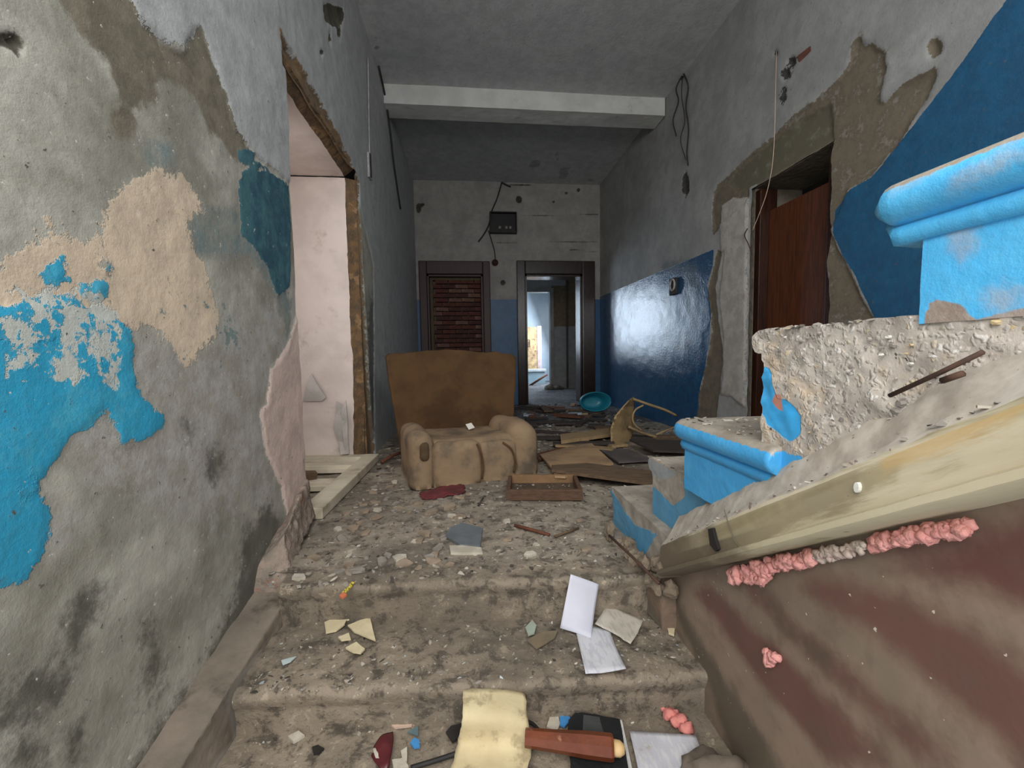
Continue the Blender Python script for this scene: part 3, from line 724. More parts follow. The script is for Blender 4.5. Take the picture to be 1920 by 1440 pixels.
att = {'upper': np.minimum(V[:, 2]-zsplit, np.minimum(V[:, 0]-o1-.03, np.maximum(ztop+.15-V[:, 2], V[:, 0]-onY(1063, 600, YB)[0])))}
w = mesh_obj('wall_room', V, pt.faces(), M_r2, None, False, att); tag(w, 'two-tone wall of the room beyond the doorway', None, None, 'structure')
M_trim = simple('pale_door_trim', (150, 146, 138), (130, 126, 120), 5, .7, .2)
dd = empty('door_4', ((o0+o1)/2, YB, 0), 'inner doorway into the bright room', None, None, 'structure')
dpart('frame_post', (o1-.0, YB-.04, 0), (o1+.085, YB+.12, oz+.09), M_trim, dd); dpart('frame_post', (o0-.09, YB-.04, 0), (o0, YB+.12, oz+.09), M_trim, dd); dpart('frame_head', (o0, YB-.04, oz), (o1, YB+.12, oz+.09), M_trim, dd)
sx = onY(1063, 600, YB)[0]
dpart('wall_batten', (sx-.02, YB-.03, 0), (sx+.02, YB, 2.75), simple('brown_batten', (84, 74, 62), (70, 60, 50), 5, .8, .2), dd)
win = empty('assumed_window_1', (.15, YB, 0), 'assumed, unseen window of the room beyond the doorway', None, None, 'structure')  # assumed window, out of view, added to go with its area light
M_wfr = simple('white_window_paint', (200, 204, 206), (184, 188, 190), 5, .6, .2)
for lo, hi in (((-.35, YB-.02, .85), (-.29, YB+.05, 2.25)), ((.59, YB-.02, .85), (.65, YB+.05, 2.25)), ((-.29, YB-.02, .85), (.59, YB+.05, .91)), ((-.29, YB-.02, 2.19), (.59, YB+.05, 2.25)), ((.13, YB-.02, .91), (.17, YB+.04, 2.19))):
    dpart('assumed_window_frame', lo, hi, M_wfr, win)
M_rw = simple('pale_room_wall', (150, 152, 154), (136, 138, 140), 3, .9, .2)
M_bw = simple('bright_room_wall', (196, 206, 214), (182, 194, 204), 3, .9, .2)
bbox_w = lambda n, lo, hi, m, lab: tag(bbox(n, lo, hi, m, None, 0), lab, None, None, 'structure')
bbox_w('wall_room', (-1.1, YD+.03, -.1), (-1.0, YB, 2.9), M_rw, 'left wall of the room beyond the doorway')
bbox_w('wall_room', (3.2, YD+.03, -.1), (3.3, YB, 2.9), M_rw, 'right wall of the room beyond the doorway')
bbox_w('ceiling', (-1.1, YD+.05, 2.9), (3.3, 12.7, 3.0), M_rw, 'ceiling of the rooms beyond the doorway')
bbox_w('wall_room', (-.6, 12.4, -.1), (3.3, 12.5, 2.9), M_bw, 'back wall of the bright room')
bbox_w('wall_room', (-.6, YB+.13, -.1), (-.5, 12.4, 2.9), M_bw, 'left wall of the bright room')
bbox_w('wall_room', (2.5, YB+.13, -.1), (2.6, 12.4, .7), M_bw, 'right wall of the bright room under its assumed window opening')  # the gap up to the next wall piece is an assumed, unseen window opening
bbox_w('wall_room', (2.5, YB+.13, 2.3), (2.6, 12.4, 2.9), M_bw, 'right wall of the bright room over its assumed window opening')
# outer blocking walls of the corridor so that no daylight leaks in from the sides
M_out = simple('outer_masonry', (120, 116, 110), (100, 96, 92), 3, .9, .2)
bbox_w('wall_outer', (XL-1.6, .15, -1), (XL-.66, 6.3, ZC+.1), M_out, 'masonry behind the left wall')
bbox_w('wall_outer', (XR+.48, -1.6, -1), (XR+.6, 6.6, ZC+.1), M_out, 'masonry behind the right wall')
bbox_w('ceiling', (-2.6, 1.0, ZC+.03), (4.2, 6.6, ZC+.1), M_out, 'slab over the corridor ceiling')

# ------------------------------------------------------------------ staircase rising towards the viewer on the right
SX = .63                                   # plane of the step ends
NY = [1.80, 1.49, 1.19, .867, .585, .28, -.02, -.33]
NZ = [.165, .373, .566, .808, 1.0, 1.19, 1.39, 1.59]
SLOPE = .664
stair = empty('staircase', (SX, 1.7, 0), 'blue painted concrete staircase rising along the right side of the corridor', 'stairs')
INV = Matrix.Translation(stair.location).inverted()
def sink(o, root):
    o.parent = root; o.matrix_parent_inverse = Matrix.Translation(root.location).inverted(); return o
def st_top(y): return .172+SLOPE*(1.192-y)
def st_bot(y): return .048+SLOPE*(1.227-y)
def nose_profile(yn, zt, zb, depth, lip=.035, th=.05):
    """side outline of one step in (Y, z): rounded nose pointing to +Y"""
    pr = [(yn-depth, zt)]
    pr += [(yn-.03, zt)]
    for k in range(7):
        a = math.pi/2-math.pi*k/6
        pr.append((yn-.022+.022*math.cos(a), zt-th*.5+th*.5*math.sin(a)))
    pr += [(yn-.030, zt-th), (yn-lip, zt-th-.014), (yn-lip-.004, zt-th-.03), (yn-lip-.004, zb), (min(yn-lip-.02, 1.227-(zb-.085)/SLOPE), zb), (yn-depth, max(zb+.001, st_bot(yn-depth)+.04))]
    return pr
def step_layers(o, X, polys):
    me = o.data; P = np.array([v.co[:] for v in me.vertices])
    for k, pl in polys.items():
        a = sdf_union(P[:, 1:3], [polyX(p, X) for p in pl]).astype(np.float32)
        at = me.attributes.new(k, 'FLOAT', 'POINT'); at.data.foreach_set('value', a)
TREAD = dict(attr='top', a=(176, 166, 152), b=(150, 140, 126), scale=14, amp=.02, edge=.006, nscale=30)
def blue_mat(name, a, b, extra, base=((176, 168, 156), (150, 142, 132), 14)):
    return layered(name, base, [dict(attr='paint', a=a, b=b, scale=4, amp=.012, edge=.0015, nscale=22, rough=.42, h=.35, lo=.4, hi=.75)]+extra+[TREAD],
                   grain=(60, .3))
M_s5 = blue_mat('bright_blue_gloss_step_paint', (78, 190, 246), (98, 202, 250), [dict(attr='peel', a=(176, 160, 148), b=(150, 132, 120), scale=20, amp=.01, edge=.0015, nscale=40), dict(attr='rub', a=(150, 172, 196), b=(172, 180, 190), scale=16, amp=.05, edge=.012, nscale=14, op=.7)])
M_s3 = blue_mat('sky_blue_step_paint', (56, 164, 224), (76, 176, 232), [dict(attr='peel', a=(168, 152, 134), b=(140, 122, 104), scale=20, amp=.012, edge=.0015, nscale=40)])
M_s2 = blue_mat('worn_blue_step_paint', (84, 156, 194), (62, 148, 196), [dict(attr='peel', a=(176, 164, 146), b=(160, 150, 134), scale=20, amp=.012, edge=.003, nscale=30), dict(attr='grey', a=(160, 164, 164), b=(142, 150, 154), scale=16, amp=.02, edge=.006, nscale=20)])
def agg_mat():
    t = NT('broken_concrete_aggregate')
    c = t.two(lin(196, 186, 174), lin(164, 154, 144), 9, 7)
    dn = t.n.new('ShaderNodeTexNoise'); t.l.new(t.tc(), dn.inputs['Vector']); dn.inputs['Scale'].default_value = 55; dn.inputs['Detail'].default_value = 2
    dm = t.n.new('ShaderNodeVectorMath'); dm.operation = 'MULTIPLY_ADD'; t.l.new(dn.outputs['Color'], dm.inputs[0]); dm.inputs[1].default_value = (.03, .03, .03); t.l.new(t.tc(), dm.inputs[2])
    vn = t.n.new('ShaderNodeTexVoronoi'); t.l.new(dm.outputs[0], vn.inputs['Vector']); vn.inputs['Scale'].default_value = 85
    vd = vn.outputs['Distance']; sep = t.n.new('ShaderNodeSeparateColor'); t.l.new(vn.outputs['Color'], sep.inputs[0])
    st = t.mix(t.step(sep.outputs[0], .45, .5), lin(122, 114, 110), lin(196, 190, 182))
    st = t.mix(t.step(sep.outputs[1], .86, .88), st, lin(206, 182, 130))
    st = t.mix(t.step(sep.outputs[2], .90, .92), st, lin(226, 222, 216))
    big = t.step(vd, .55, .18)
    c = t.mix(t.math('MULTIPLY', big, t.math('MULTIPLY', sep.outputs[2], .9)), c, st)
    c = t.mix(t.step(t.noise(6, 6, .7), .52, .66), c, lin(200, 180, 154))
    c = t.mix(t.step(t.noise(80, 3, .6), .66, .72), c, lin(84, 76, 70))
    n = t.math('MULTIPLY', t.math('SUBTRACT', t.noise(22, 6), .5), .014)
    m = t.step(t.math('ADD', t.attr('paint'), n), -.0015, .0015)
    c = t.mix(m, c, t.two(lin(56, 164, 224), lin(76, 176, 232), 5))
    m2 = t.step(t.math('ADD', t.attr('rust'), n), -.0015, .0015)
    c = t.mix(m2, c, lin(186, 128, 110))
    h = t.math('ADD', t.math('MULTIPLY', big, .8), t.noise(70, 6, .7))
    h = t.math('MULTIPLY', h, t.math('SUBTRACT', 1.0, m))
    return t.done(c, t.fmix(m, .95, .45), t.bump(h, .45, .005))
M_agg = agg_mat()

STEP_POLY = {
 1: dict(paint=[[(1140, 910), (1190, 985), (1232, 1000), (1165, 1120), (1130, 1100)]], peel=[], grey=[[(1135, 895), (1226, 895), (1222, 975), (1205, 965), (1180, 945)]]),
 2: dict(paint=[[(1215, 905), (1240, 925), (1262, 950), (1285, 930), (1279, 898), (1310, 890), (1340, 930), (1270, 990), (1200, 990)]], peel=[], grey=[[(1210, 840), (1268, 840), (1268, 890), (1245, 900), (1215, 890)]]),
}
def make_step(k, mat, x0, polys, rough=.0025, lip=.035, cut=.03, side=None):
    yn, zt = NY[k], NZ[k]; zb = (NZ[k-1]-.012 if k else -.03)
    bm = bmesh.new(); prism_bm(bm, nose_profile(yn, zt, zb, .60, lip), 0, x0, XR-.005)
    bmesh.ops.recalc_face_normals(bm, faces=bm.faces)
    # only the near part needs a fine surface
    es = [e for e in bm.edges if abs(e.verts[0].co.x-e.verts[1].co.x) > .5]
    r = bmesh.ops.subdivide_edges(bm, edges=es, cuts=1)
    for v in bm.verts:
        if x0+.3 < v.co.x < XR-.3: v.co.x = x0+.30
    near = [f for f in bm.faces if f.calc_center_median().x < x0+.31]
    bmesh.ops.triangulate(bm, faces=bm.faces)
    for _ in range(6):
        es = [e for e in bm.edges if e.calc_length() > cut and max(e.verts[0].co.x, e.verts[1].co.x) < x0+.29]
        if not es: break
        bmesh.ops.subdivide_edges(bm, edges=es, cuts=1); bmesh.ops.triangulate(bm, faces=[f for f in bm.faces if len(f.verts) > 3])
    displace(bm, rough, 16, 100+k, 4, rough*.8, 60)
    o = sink(bm_obj('step', bm, mat, None, True), stair)
    P = np.array([v.co[:] for v in o.data.vertices])
    for nme, pl in polys.items():
        a = sdf_union(P[:, 1:3], [polyX(p, x0) for p in pl]) if pl else np.full(len(P), -.6)
        o.data.attributes.new(nme, 'FLOAT', 'POINT').data.foreach_set('value', a.astype(np.float32))
    top = np.where(P[:, 2] > zt-.006, 1, -1)*np.minimum(np.abs(P[:, 2]-(zt-.006))*4, .1)
    if 'top' not in polys: o.data.attributes.new('top', 'FLOAT', 'POINT').data.foreach_set('value', top.astype(np.float32))
    try:
        o.data.polygons.foreach_set('use_smooth', [True]*len(o.data.polygons)); o.data.set_sharp_from_angle(angle=.7)
    except Exception: pass
    return o
ALL = [[(-9000, -9000), (9000, -9000), (9000, 9000), (-9000, 9000)]]
def full(o, name, val):
    pass
def moulding(k, mat, x0):
    """nose returned along the step end: a rounded bead under which runs a thin fillet"""
    yn, zt = NY[k], NZ[k]
    bm = bmesh.new()
    pr = []
    for j in range(9):
        a = math.pi/2+math.pi*j/8
        pr.append((x0+.030*math.cos(a)*1.0, zt-.030+.030*math.sin(a)))
    pr = [(x0+.04, zt)]+pr+[(x0-.006, zt-.064), (x0-.010, zt-.074), (x0-.004, zt-.088), (x0+.04, zt-.09)]
    ys = [yn-.003, yn-.03]+[yn-.03-.03*j for j in range(1, 14)]
    R = [[bm.verts.new((p[0]+(.022 if i == 0 else 0), y, (p[1] if i else zt-.03+(p[1]-zt+.03)*.55))) for p in pr] for i, y in enumerate(ys)]
    for a, b in zip(R[:-1], R[1:]):
        for i in range(len(pr)-1): bm.faces.new((a[i], a[i+1], b[i+1], b[i]))
    bm.faces.new(R[0]); bm.faces.new(R[-1][::-1])
    refine(bm, .02); displace(bm, .0012, 14, 150+k, 4)
    o = sink(bm_obj('nosing', bm, mat, None, True), stair)
    P = np.array([v.co[:] for v in o.data.vertices])
    return o, P
def setattr_(o, name, arr): o.data.attributes.new(name, 'FLOAT', 'POINT').data.foreach_set('value', np.asarray(arr, np.float32))

make_step(0, M_s2, SX, STEP_POLY[1], .004)
make_step(1, M_s2, SX+.04, STEP_POLY[2], .004)
o3 = make_step(2, M_s3, SX, dict(peel=[]), .002)
setattr_(o3, 'paint', np.full(len(o3.data.vertices), .2))
o, P = moulding(2, M_s3, SX)
setattr_(o, 'paint', np.full(len(P), .2)); setattr_(o, 'peel', sdf_union(P[:, 1:3], [polyX(p, SX-.03) for p in (blob(1362, 815, 9, 6), blob(1392, 822, 14, 12), [(1398, 812), (1470, 808), (1500, 850), (1450, 850), (1410, 838)])])); setattr_(o, 'top', np.where(P[:, 2] > NZ[2]-.012, .02, -.02))
o4 = make_step(3, M_agg, SX, dict(top=[]), .007, .03, .014)
P = np.array([v.co[:] for v in o4.data.vertices])
setattr_(o4, 'paint', np.minimum(sdf_union(P[:, 1:3], [polyX([(1424, 686), (1442, 692), (1452, 718), (1456, 748), (1476, 752), (1502, 782), (1500, 815), (1480, 830), (1440, 800), (1424, 770)], SX)]), .5))
setattr_(o4, 'rust', sdf_union(P[:, 1:3], [polyX([(1455, 735), (1464, 742), (1462, 756), (1470, 770), (1458, 768), (1447, 752)], SX)]))
for k in (4, 5, 6, 7):
    o5 = make_step(k, M_s5, SX-.005, lip=.062, rough=.002, polys=dict(peel=[blob(1863, 452, 12, 12), blob(1833, 425, 7, 5), [(1735, 556), (1800, 572), (1830, 600), (1900, 580), (1960, 565), (1960, 700), (1730, 700)]] if k == 4 else [], rub=[blob(1880, 560, 40, 30), blob(1800, 440, 30, 60)] if k == 4 else []))
    setattr_(o5, 'paint', np.full(len(o5.data.vertices), .2))
    o, P = moulding(k, M_s5, SX-.005)
    setattr_(o, 'paint', np.full(len(P), .2)); setattr_(o, 'top', np.where(P[:, 2] > NZ[k]-.010, .02, -.02))
    setattr_(o, 'peel', sdf_union(P[:, 1:3], [polyX(p, SX-.035) for p in ([(1800, 262), (1822, 258), (1842, 248), (1838, 280), (1834, 290), (1810, 292), (1795, 275)], blob(1772, 282, 5, 4), blob(1790, 365, 7, 4))]) if k == 4 else np.full(len(P), -.5))
    setattr_(o, 'rub', sdf_union(P[:, 1:3], [polyX(p, SX-.035) for p in ([(1650, 345), (1700, 320), (1920, 190), (1920, 215), (1720, 335), (1680, 355)], blob(1820, 330, 60, 14, rot=-.5), blob(1880, 300, 60, 12, rot=-.5), blob(1900, 250, 40, 10, rot=-.5))]) if k == 4 else np.full(len(P), -.5))
# pebbles standing proud of the broken step end
verts, faces, cols = [], [], []
for k in range(60):
    y = random.uniform(NY[3]-.50, NY[3]-.035); z = random.uniform(NZ[3]-.20, NZ[3]-.012)
    if y > NY[3]-.16 and z < NZ[3]-.05: continue
    s = .0022+.0065*random.random()**2.5; b = len(verts)
    for a in range(6):
        for e, rr in ((0, 1.0), (1, .6)):
            t = 2*math.pi*a/6+random.uniform(-.3, .3)
            verts.append((SX-.002-.004*e*random.uniform(.6, 1.4), y+s*rr*math.cos(t), z+s*rr*.75*math.sin(t)))
    faces += [(b+2*a, b+2*((a+1) % 6), b+2*((a+1) % 6)+1, b+2*a+1) for a in range(6)]+[tuple(b+2*a+1 for a in range(6))]
    c = random.choice([(190, 182, 172), (170, 160, 150), (200, 178, 136), (146, 138, 130), (160, 152, 146), (216, 212, 202)])
    cols += [lin(*c)]*12
def colour_mat(name, rough=.9):
    t = NT(name); c = t.attr('col', 'Color')
    c = t.mix(t.math('MULTIPLY', t.noise(60, 5, .6), .5), c, t.mix(.5, c, lin(90, 80, 70)))
    return t.done(c, rough, t.bump(t.noise(120, 4), .3, .003))
M_col = colour_mat('mixed_fragment_colours')
o = sink(mesh_obj('pebbles', verts, faces, M_col, None, False, {'col': np.array(cols)}), stair); o['kind'] = 'stuff'; o['label'] = 'pale pebbles in the broken step end'

# stringer: whitewashed sloping board of plaster with a rubble-strewn ledge and a bottom lip
FX = .58
t = NT('yellowed_whitewash_stringer')
v = t.mapv((1, .35, 3.0), (0, 0, 0), t.mapv((1, 1, 1), (math.atan(SLOPE), 0, 0)))
c = t.two(lin(212, 200, 174), lin(192, 180, 150), 4, 7, .35, .65, v)
c = t.mix(t.step(t.noise(3.4, 7, .65, .5, v), .47, .62), c, lin(146, 134, 100))
c = t.mix(t.step(t.noise(6.5, 7, .7, .3, v), .60, .70), c, lin(112, 102, 82))
c = t.mix(t.step(t.noise(5, 6, .6, 0, v), .36, .28), c, lin(206, 186, 148))
sn = t.math('MULTIPLY', t.math('SUBTRACT', t.noise(12, 6, .7, 0, v), .5), .09)
c = t.mix(t.math('MULTIPLY', t.step(t.math('ADD', t.attr('stain'), sn), -.008, .012), .8), c, t.two(lin(138, 126, 98), lin(160, 146, 110), 9, 5))
c = t.mix(t.math('MULTIPLY', t.step(t.math('ADD', t.attr('ochre'), sn), -.008, .015), .7), c, lin(196, 164, 110))
c = t.mix(t.step(t.math('ADD', t.attr('low'), t.math('MULTIPLY', t.math('SUBTRACT', t.noise(9, 6), .5), .12)), -.03, .05), c, lin(106, 94, 76))
c = t.mix(t.step(t.math('ADD', t.attr('ledge'), t.math('MULTIPLY', t.math('SUBTRACT', t.noise(26, 6), .5), .03)), -.003, .003), c, t.two(lin(206, 196, 182), lin(172, 160, 146), 16, 5))
c = t.mix(t.step(t.math('ADD', t.attr('rust'), t.math('MULTIPLY', t.math('SUBTRACT', t.noise(40, 6), .5), .05)), -.002, .002), c, lin(142, 86, 56))
c = t.mix(t.step(t.noise(40, 4), .68, .72), c, lin(116, 104, 86))
M_str = t.done(c, .88, t.bump(t.noise(40, 6, .65, 0, v), .25, .004))
ys = seg((-.9, .25, .05), (.25, 1.20, .012))
sec = []   # section: list of (x, function of y -> z)
nf = 12
rows = [(SX+.06, lambda y: st_top(y)+.095), (SX+.01, lambda y: st_top(y)+.085), (SX-.015, lambda y: st_top(y)+.045), (SX-.03, lambda y: st_top(y)+.012), (FX+.006, lambda y: st_top(y)+.002), (FX, lambda y: st_top(y)-.006)]
for j in range(1, nf): rows.append((FX, lambda y, j=j: st_top(y)-.006+(st_bot(y)+.022-st_top(y)+.006)*j/nf))
rows += [(FX-.001, lambda y: st_bot(y)+.021), (FX-.012, lambda y: st_bot(y)+.016), (FX-.014, lambda y: st_bot(y)+.004), (FX-.004, lambda y: st_bot(y)-.004), (FX+.064, lambda y: st_bot(y)-.006)]
P = np.array([[(x, y, f(y)) for (x, f) in rows] for y in ys])
fl = P.reshape(-1, 3).copy()
lw = np.array([i for _ in ys for i in range(len(rows))])
amp = np.where(lw < 5, .016, .002)
fl[:, 2] += fbm(fl, 24, 4, 171)*amp*1.6; fl[:, 0] += fbm(fl, 9, 4, 172)*np.where(lw < 4, .02, .0025)
# ragged near end at the foot
endj = fl[:, 1] > 1.19
fl[endj, 1] += fbm(fl[endj], 22, 3, 173)*.05
p = Patches(); p.grid(fl.reshape(P.shape))
n = len(ys)*len(rows)
yflat = fl[:, 1]
att = {'ledge': np.where(lw < 5, .02, np.where(lw == 5, -.004, -.03)), 'rust': np.where((lw == 4) | (lw == 5), np.where((yflat < .95), -.008, -.05), -.08), 'low': np.clip((.9-1)*0+(yflat-.86)*.25-.02+np.where(lw > 12, .04, 0), -.3, .3)}
fv = p.verts(); ff = list(map(tuple, p.faces()))
qs = fv[:, 1:3]
att['stain'] = np.where(lw > 5, sdf_union(qs, [polyX(pg, FX) for pg in ([(1300, 1000), (1400, 948), (1560, 885), (1690, 862), (1692, 905), (1560, 962), (1440, 1022), (1330, 1062)], [(1232, 1010), (1300, 985), (1330, 1065), (1236, 1092)], blob(1760, 880, 50, 14, rot=-.35), blob(1480, 1030, 60, 8, rot=-.3), blob(1860, 800, 60, 10, rot=-.4))]), -.3)
att['ochre'] = np.where(lw > 5, sdf_union(qs, [polyX(pg, FX) for pg in ([(1640, 845), (1760, 790), (1930, 720), (1930, 790), (1780, 845), (1660, 885)],)]), -.3)
lastrow = [(len(ys)-1)*len(rows)+i for i in range(len(rows))]
ff.append(tuple(lastrow))
stringer = sink(mesh_obj('stringer', fv, ff, M_str, None, True, att), stair)
stringer['label'] = 'yellowed whitewashed side board of the stair'
stringer.data.set_sharp_from_angle(angle=.8)
# a gash and a thin crack in the stringer face
M_dark = simple('dark_gash', (40, 30, 26), (28, 22, 20), 20, .9, .2)
def strip_on(name, px, X, w, mat, parent, d=.004):
    pts = [onX(x, y, X) for x, y in px]
    return sink(tube(name, pts, w, mat, None, 6), parent)
bm = bmesh.new(); pg = [(1327, 992), (1335, 990), (1340, 1010), (1346, 1030), (1341, 1034), (1331, 1022)]
prism_bm(bm, polyX(pg, FX-.008), 0, FX-.008, FX+.01); sink(bm_obj('gash', bm, M_dark, None), stair)
strip_on('crack', [(1358, 955), (1366, 985), (1378, 1015), (1398, 1040)], FX-.004, .0012, simple('crack_grey', (96, 90, 74), None, 5, .9, 0), stair)
bm = bmesh.new(); prism_bm(bm, polyX(blob(1605, 914, 5, 10, 10), FX-.006), 0, FX-.006, FX+.01); sink(bm_obj('white_chip', bm, simple('white_plaster_chip', (226, 222, 212), (206, 202, 192), 8, .8, .3), None), stair)

# wall under the staircase: maroon oil paint in diagonal bands of maroon, brown and olive
t = NT('streaked_maroon_wall')
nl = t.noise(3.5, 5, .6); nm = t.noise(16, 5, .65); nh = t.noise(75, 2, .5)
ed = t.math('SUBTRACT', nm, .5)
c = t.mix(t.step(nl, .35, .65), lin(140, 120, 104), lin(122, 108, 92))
for an, col, op in (('maroon', (104, 70, 62), .92), ('maroon2', (98, 62, 56), .95), ('dark_patch', (84, 76, 62), .8)):
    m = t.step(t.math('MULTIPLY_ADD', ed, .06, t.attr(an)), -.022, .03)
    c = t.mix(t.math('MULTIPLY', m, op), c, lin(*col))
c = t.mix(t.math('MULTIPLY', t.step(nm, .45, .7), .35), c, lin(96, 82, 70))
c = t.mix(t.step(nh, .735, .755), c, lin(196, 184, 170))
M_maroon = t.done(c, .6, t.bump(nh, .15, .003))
WX = .645
ys = seg((-1.2, .2, .1), (.2, 1.36, .02)); zs = seg((0, 1, .02))
Yg, Tg = np.meshgrid(ys, zs, indexing='ij')
bot = np.full(Yg.shape, -1.05); topz = st_bot(Yg)+.05
topz = np.minimum(topz, 2.2)
Zg = bot+(topz-bot)*Tg
pp = np.stack([np.full(Yg.shape, WX)+fbm(np.stack([Yg.ravel(), Zg.ravel(), Yg.ravel()*0], -1), 6, 3, 181).reshape(Yg.shape)*.012, Yg, Zg], -1)
p = Patches(); p.grid(pp)
V = p.verts()
q = V[:, 1:3]
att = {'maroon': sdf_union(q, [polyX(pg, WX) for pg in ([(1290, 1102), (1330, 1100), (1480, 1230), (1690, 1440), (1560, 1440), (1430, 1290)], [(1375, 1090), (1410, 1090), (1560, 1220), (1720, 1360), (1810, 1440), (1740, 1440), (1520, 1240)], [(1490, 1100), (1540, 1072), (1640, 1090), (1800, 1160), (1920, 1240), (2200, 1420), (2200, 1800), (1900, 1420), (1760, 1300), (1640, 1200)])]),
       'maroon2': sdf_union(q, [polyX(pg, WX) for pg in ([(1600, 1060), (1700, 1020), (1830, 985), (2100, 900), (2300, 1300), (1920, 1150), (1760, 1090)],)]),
       'dark_patch': sdf_union(q, [polyX(pg, WX) for pg in ([(1235, 1080), (1262, 1100), (1310, 1200), (1400, 1330), (1480, 1460), (1380, 1460), (1330, 1290)], [(1420, 1110), (1470, 1150), (1560, 1230), (1550, 1260), (1460, 1180)])])}
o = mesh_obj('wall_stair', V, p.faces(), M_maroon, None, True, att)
tag(o, 'maroon painted wall under the staircase, streaked with paler brown', None, None, 'structure')
# pink expanding foam squeezed out under the stringer
M_foam = simple('pink_foam', (232, 166, 156), (214, 146, 138), 22, .8, .8, 70, bdist=.006)
def lumps(name, centres, mat, parent=None, seed=1, sub=2, amp=.004, flat=1.0, smooth=True):
    tb = bmesh.new(); bmesh.ops.create_icosphere(tb, subdivisions=sub, radius=1)
    U_ = np.array([v.co[:] for v in tb.verts]); Fc = [tuple(v.index for v in f.verts) for f in tb.faces]; tb.free()
    verts, faces = [], []
    for k, (c, r) in enumerate(centres):
        rr = np.array(r if hasattr(r, '__len__') else (r, r, r*flat))
        dd_ = fbm(U_*1.3+np.array([k*5, 0, seed]), 1.6, 3, seed)
        b = sum(len(x) for x in verts)
        verts.append(np.asarray(c)+U_*rr*(1+dd_*1.5)[:, None]); faces += [tuple(i+b for i in f) for f in Fc]
    return mesh_obj(name, np.concatenate(verts), faces, mat, parent, smooth)
def foam_run(px, r0, r1, n, seed):
    random.seed(seed); out = []
    for i in range(n):
        t_ = i/(n-1); k = t_*(len(px)-1); j = min(int(k), len(px)-2); f_ = k-j
        x = px[j][0]+(px[j+1][0]-px[j][0])*f_; y = px[j][1]+(px[j+1][1]-px[j][1])*f_
        c = onX(x+random.uniform(-5, 5), y+random.uniform(-9, 7), WX-.010-.012*random.random()); r = random.uniform(r0, r1)
        out.append((c, (r*.8, r, r)))
    return out
o = sink(lumps('foam_bead', foam_run([(1372, 1082), (1440, 1062), (1520, 1048)], .006, .014, 90, 5)+foam_run([(1405, 1085), (1440, 1085)], .006, .012, 16, 6), M_foam, None, 5), stair); o['label'] = 'pink foam under the stair edge'
o = sink(lumps('foam_bead', foam_run([(1640, 1020), (1720, 1003), (1810, 990)], .005, .010, 120, 8), M_foam, None, 8), stair); o['label'] = 'long pink foam bead under the stair edge'
o = sink(lumps('plaster_lump', foam_run([(1530, 1046), (1560, 1040), (1620, 1028)], .004, .010, 40, 9), simple('pale_mortar_lump', (196, 184, 170), (180, 150, 140), 14, .9, .5), None, 9), stair)
random.seed(21)
# broken plaster and rusty angle at the foot of the stringer
M_plch = simple('broken_plaster_chunk', (116, 102, 86), (142, 128, 108), 14, .95, .9, 34, dirt=(96, 84, 70), dscale=8, dlo=.52, dhi=.62, bdist=.012)
rf = random.Random(77); cl = []
for k in range(26):
    y = 1.19+.42*rf.random(); hh = .10*max(.25, 1-(y-1.19)/.30)
    cl.append(((.600+rf.uniform(-.022, .018)-.06*max(0, y-1.45), y, rf.uniform(0, hh)), (rf.uniform(.012, .026), rf.uniform(.014, .032), rf.uniform(.012, .026))))
cl.append(((.555, 1.60, .03), (.02, .03, .045)))
o = sink(lumps('broken_foot', cl, M_plch, None, 31, 2, smooth=False), stair); o['label'] = 'crumbled plaster at the foot of the stair'
bm = bmesh.new(); box_bm(bm, Vector((.628, 1.29, -.075)), (.06, .14, .15)); refine(bm, .03); displace(bm, .01, 15, 193)
o = sink(bm_obj('exposed_brick', bm, simple('crumbled_red_brick', (128, 104, 88), (116, 100, 86), 12, .95, .8, dirt=(110, 100, 86), dscale=8, dlo=.5, dhi=.6), None, True), stair)
M_rust = simple('rusty_steel', (82, 56, 42), (60, 42, 34), 20, .8, .5)
p0, p1 = onZ(1142, 1004, .07), onX(1236, 1094, .57)
o = sink(tube('corner_angle', [p0, (p0+p1)/2+np.array([0, 0, .003]), p1], .005, M_rust, None, 6), stair); o['label'] = 'rusty steel corner strip'

# ================================================================== THINGS
def grid_sheet(name, rows, mat, nu=12, nv=10, th=.0012, amp=.003, sc=18, seed=1, jagr=0.0):
    """sheet through rows of 3-D control points (each row a list of equal length)"""
    R = [[Vector(p) for p in r] for r in rows]
    cols = [spline(r, max(1, nu//(len(r)-1))) for r in R]
    G = np.array([[p[:] for p in spline([c[i] for c in cols], max(1, nv//(len(cols)-1)))] for i in range(len(cols[0]))])
    fl = G.reshape(-1, 3); fl = fl+np.stack([np.zeros(len(fl)), np.zeros(len(fl)), np.abs(fbm(fl, sc, 3, seed))*2*amp], -1)
    G = fl.reshape(G.shape)
    if jagr:
        for sl in ((0, slice(None)), (-1, slice(None)), (slice(None), 0), (slice(None), -1)):
            e = G[sl]; G[sl] = e+np.stack([fbm(e, 70, 3, seed+4)*2*jagr, fbm(e, 70, 3, seed+5)*2*jagr, np.zeros(len(e))], -1)
    p = Patches(); p.grid(G); o = mesh_obj(name, p.verts(), p.faces(), mat, None, True)
    md = o.modifiers.new('thickness', 'SOLIDIFY'); md.thickness = th; md.offset = 1
    return o
def local_root(name, loc, rz, label, cat, group=None): return empty(name, loc, label, cat, group, None, rz)
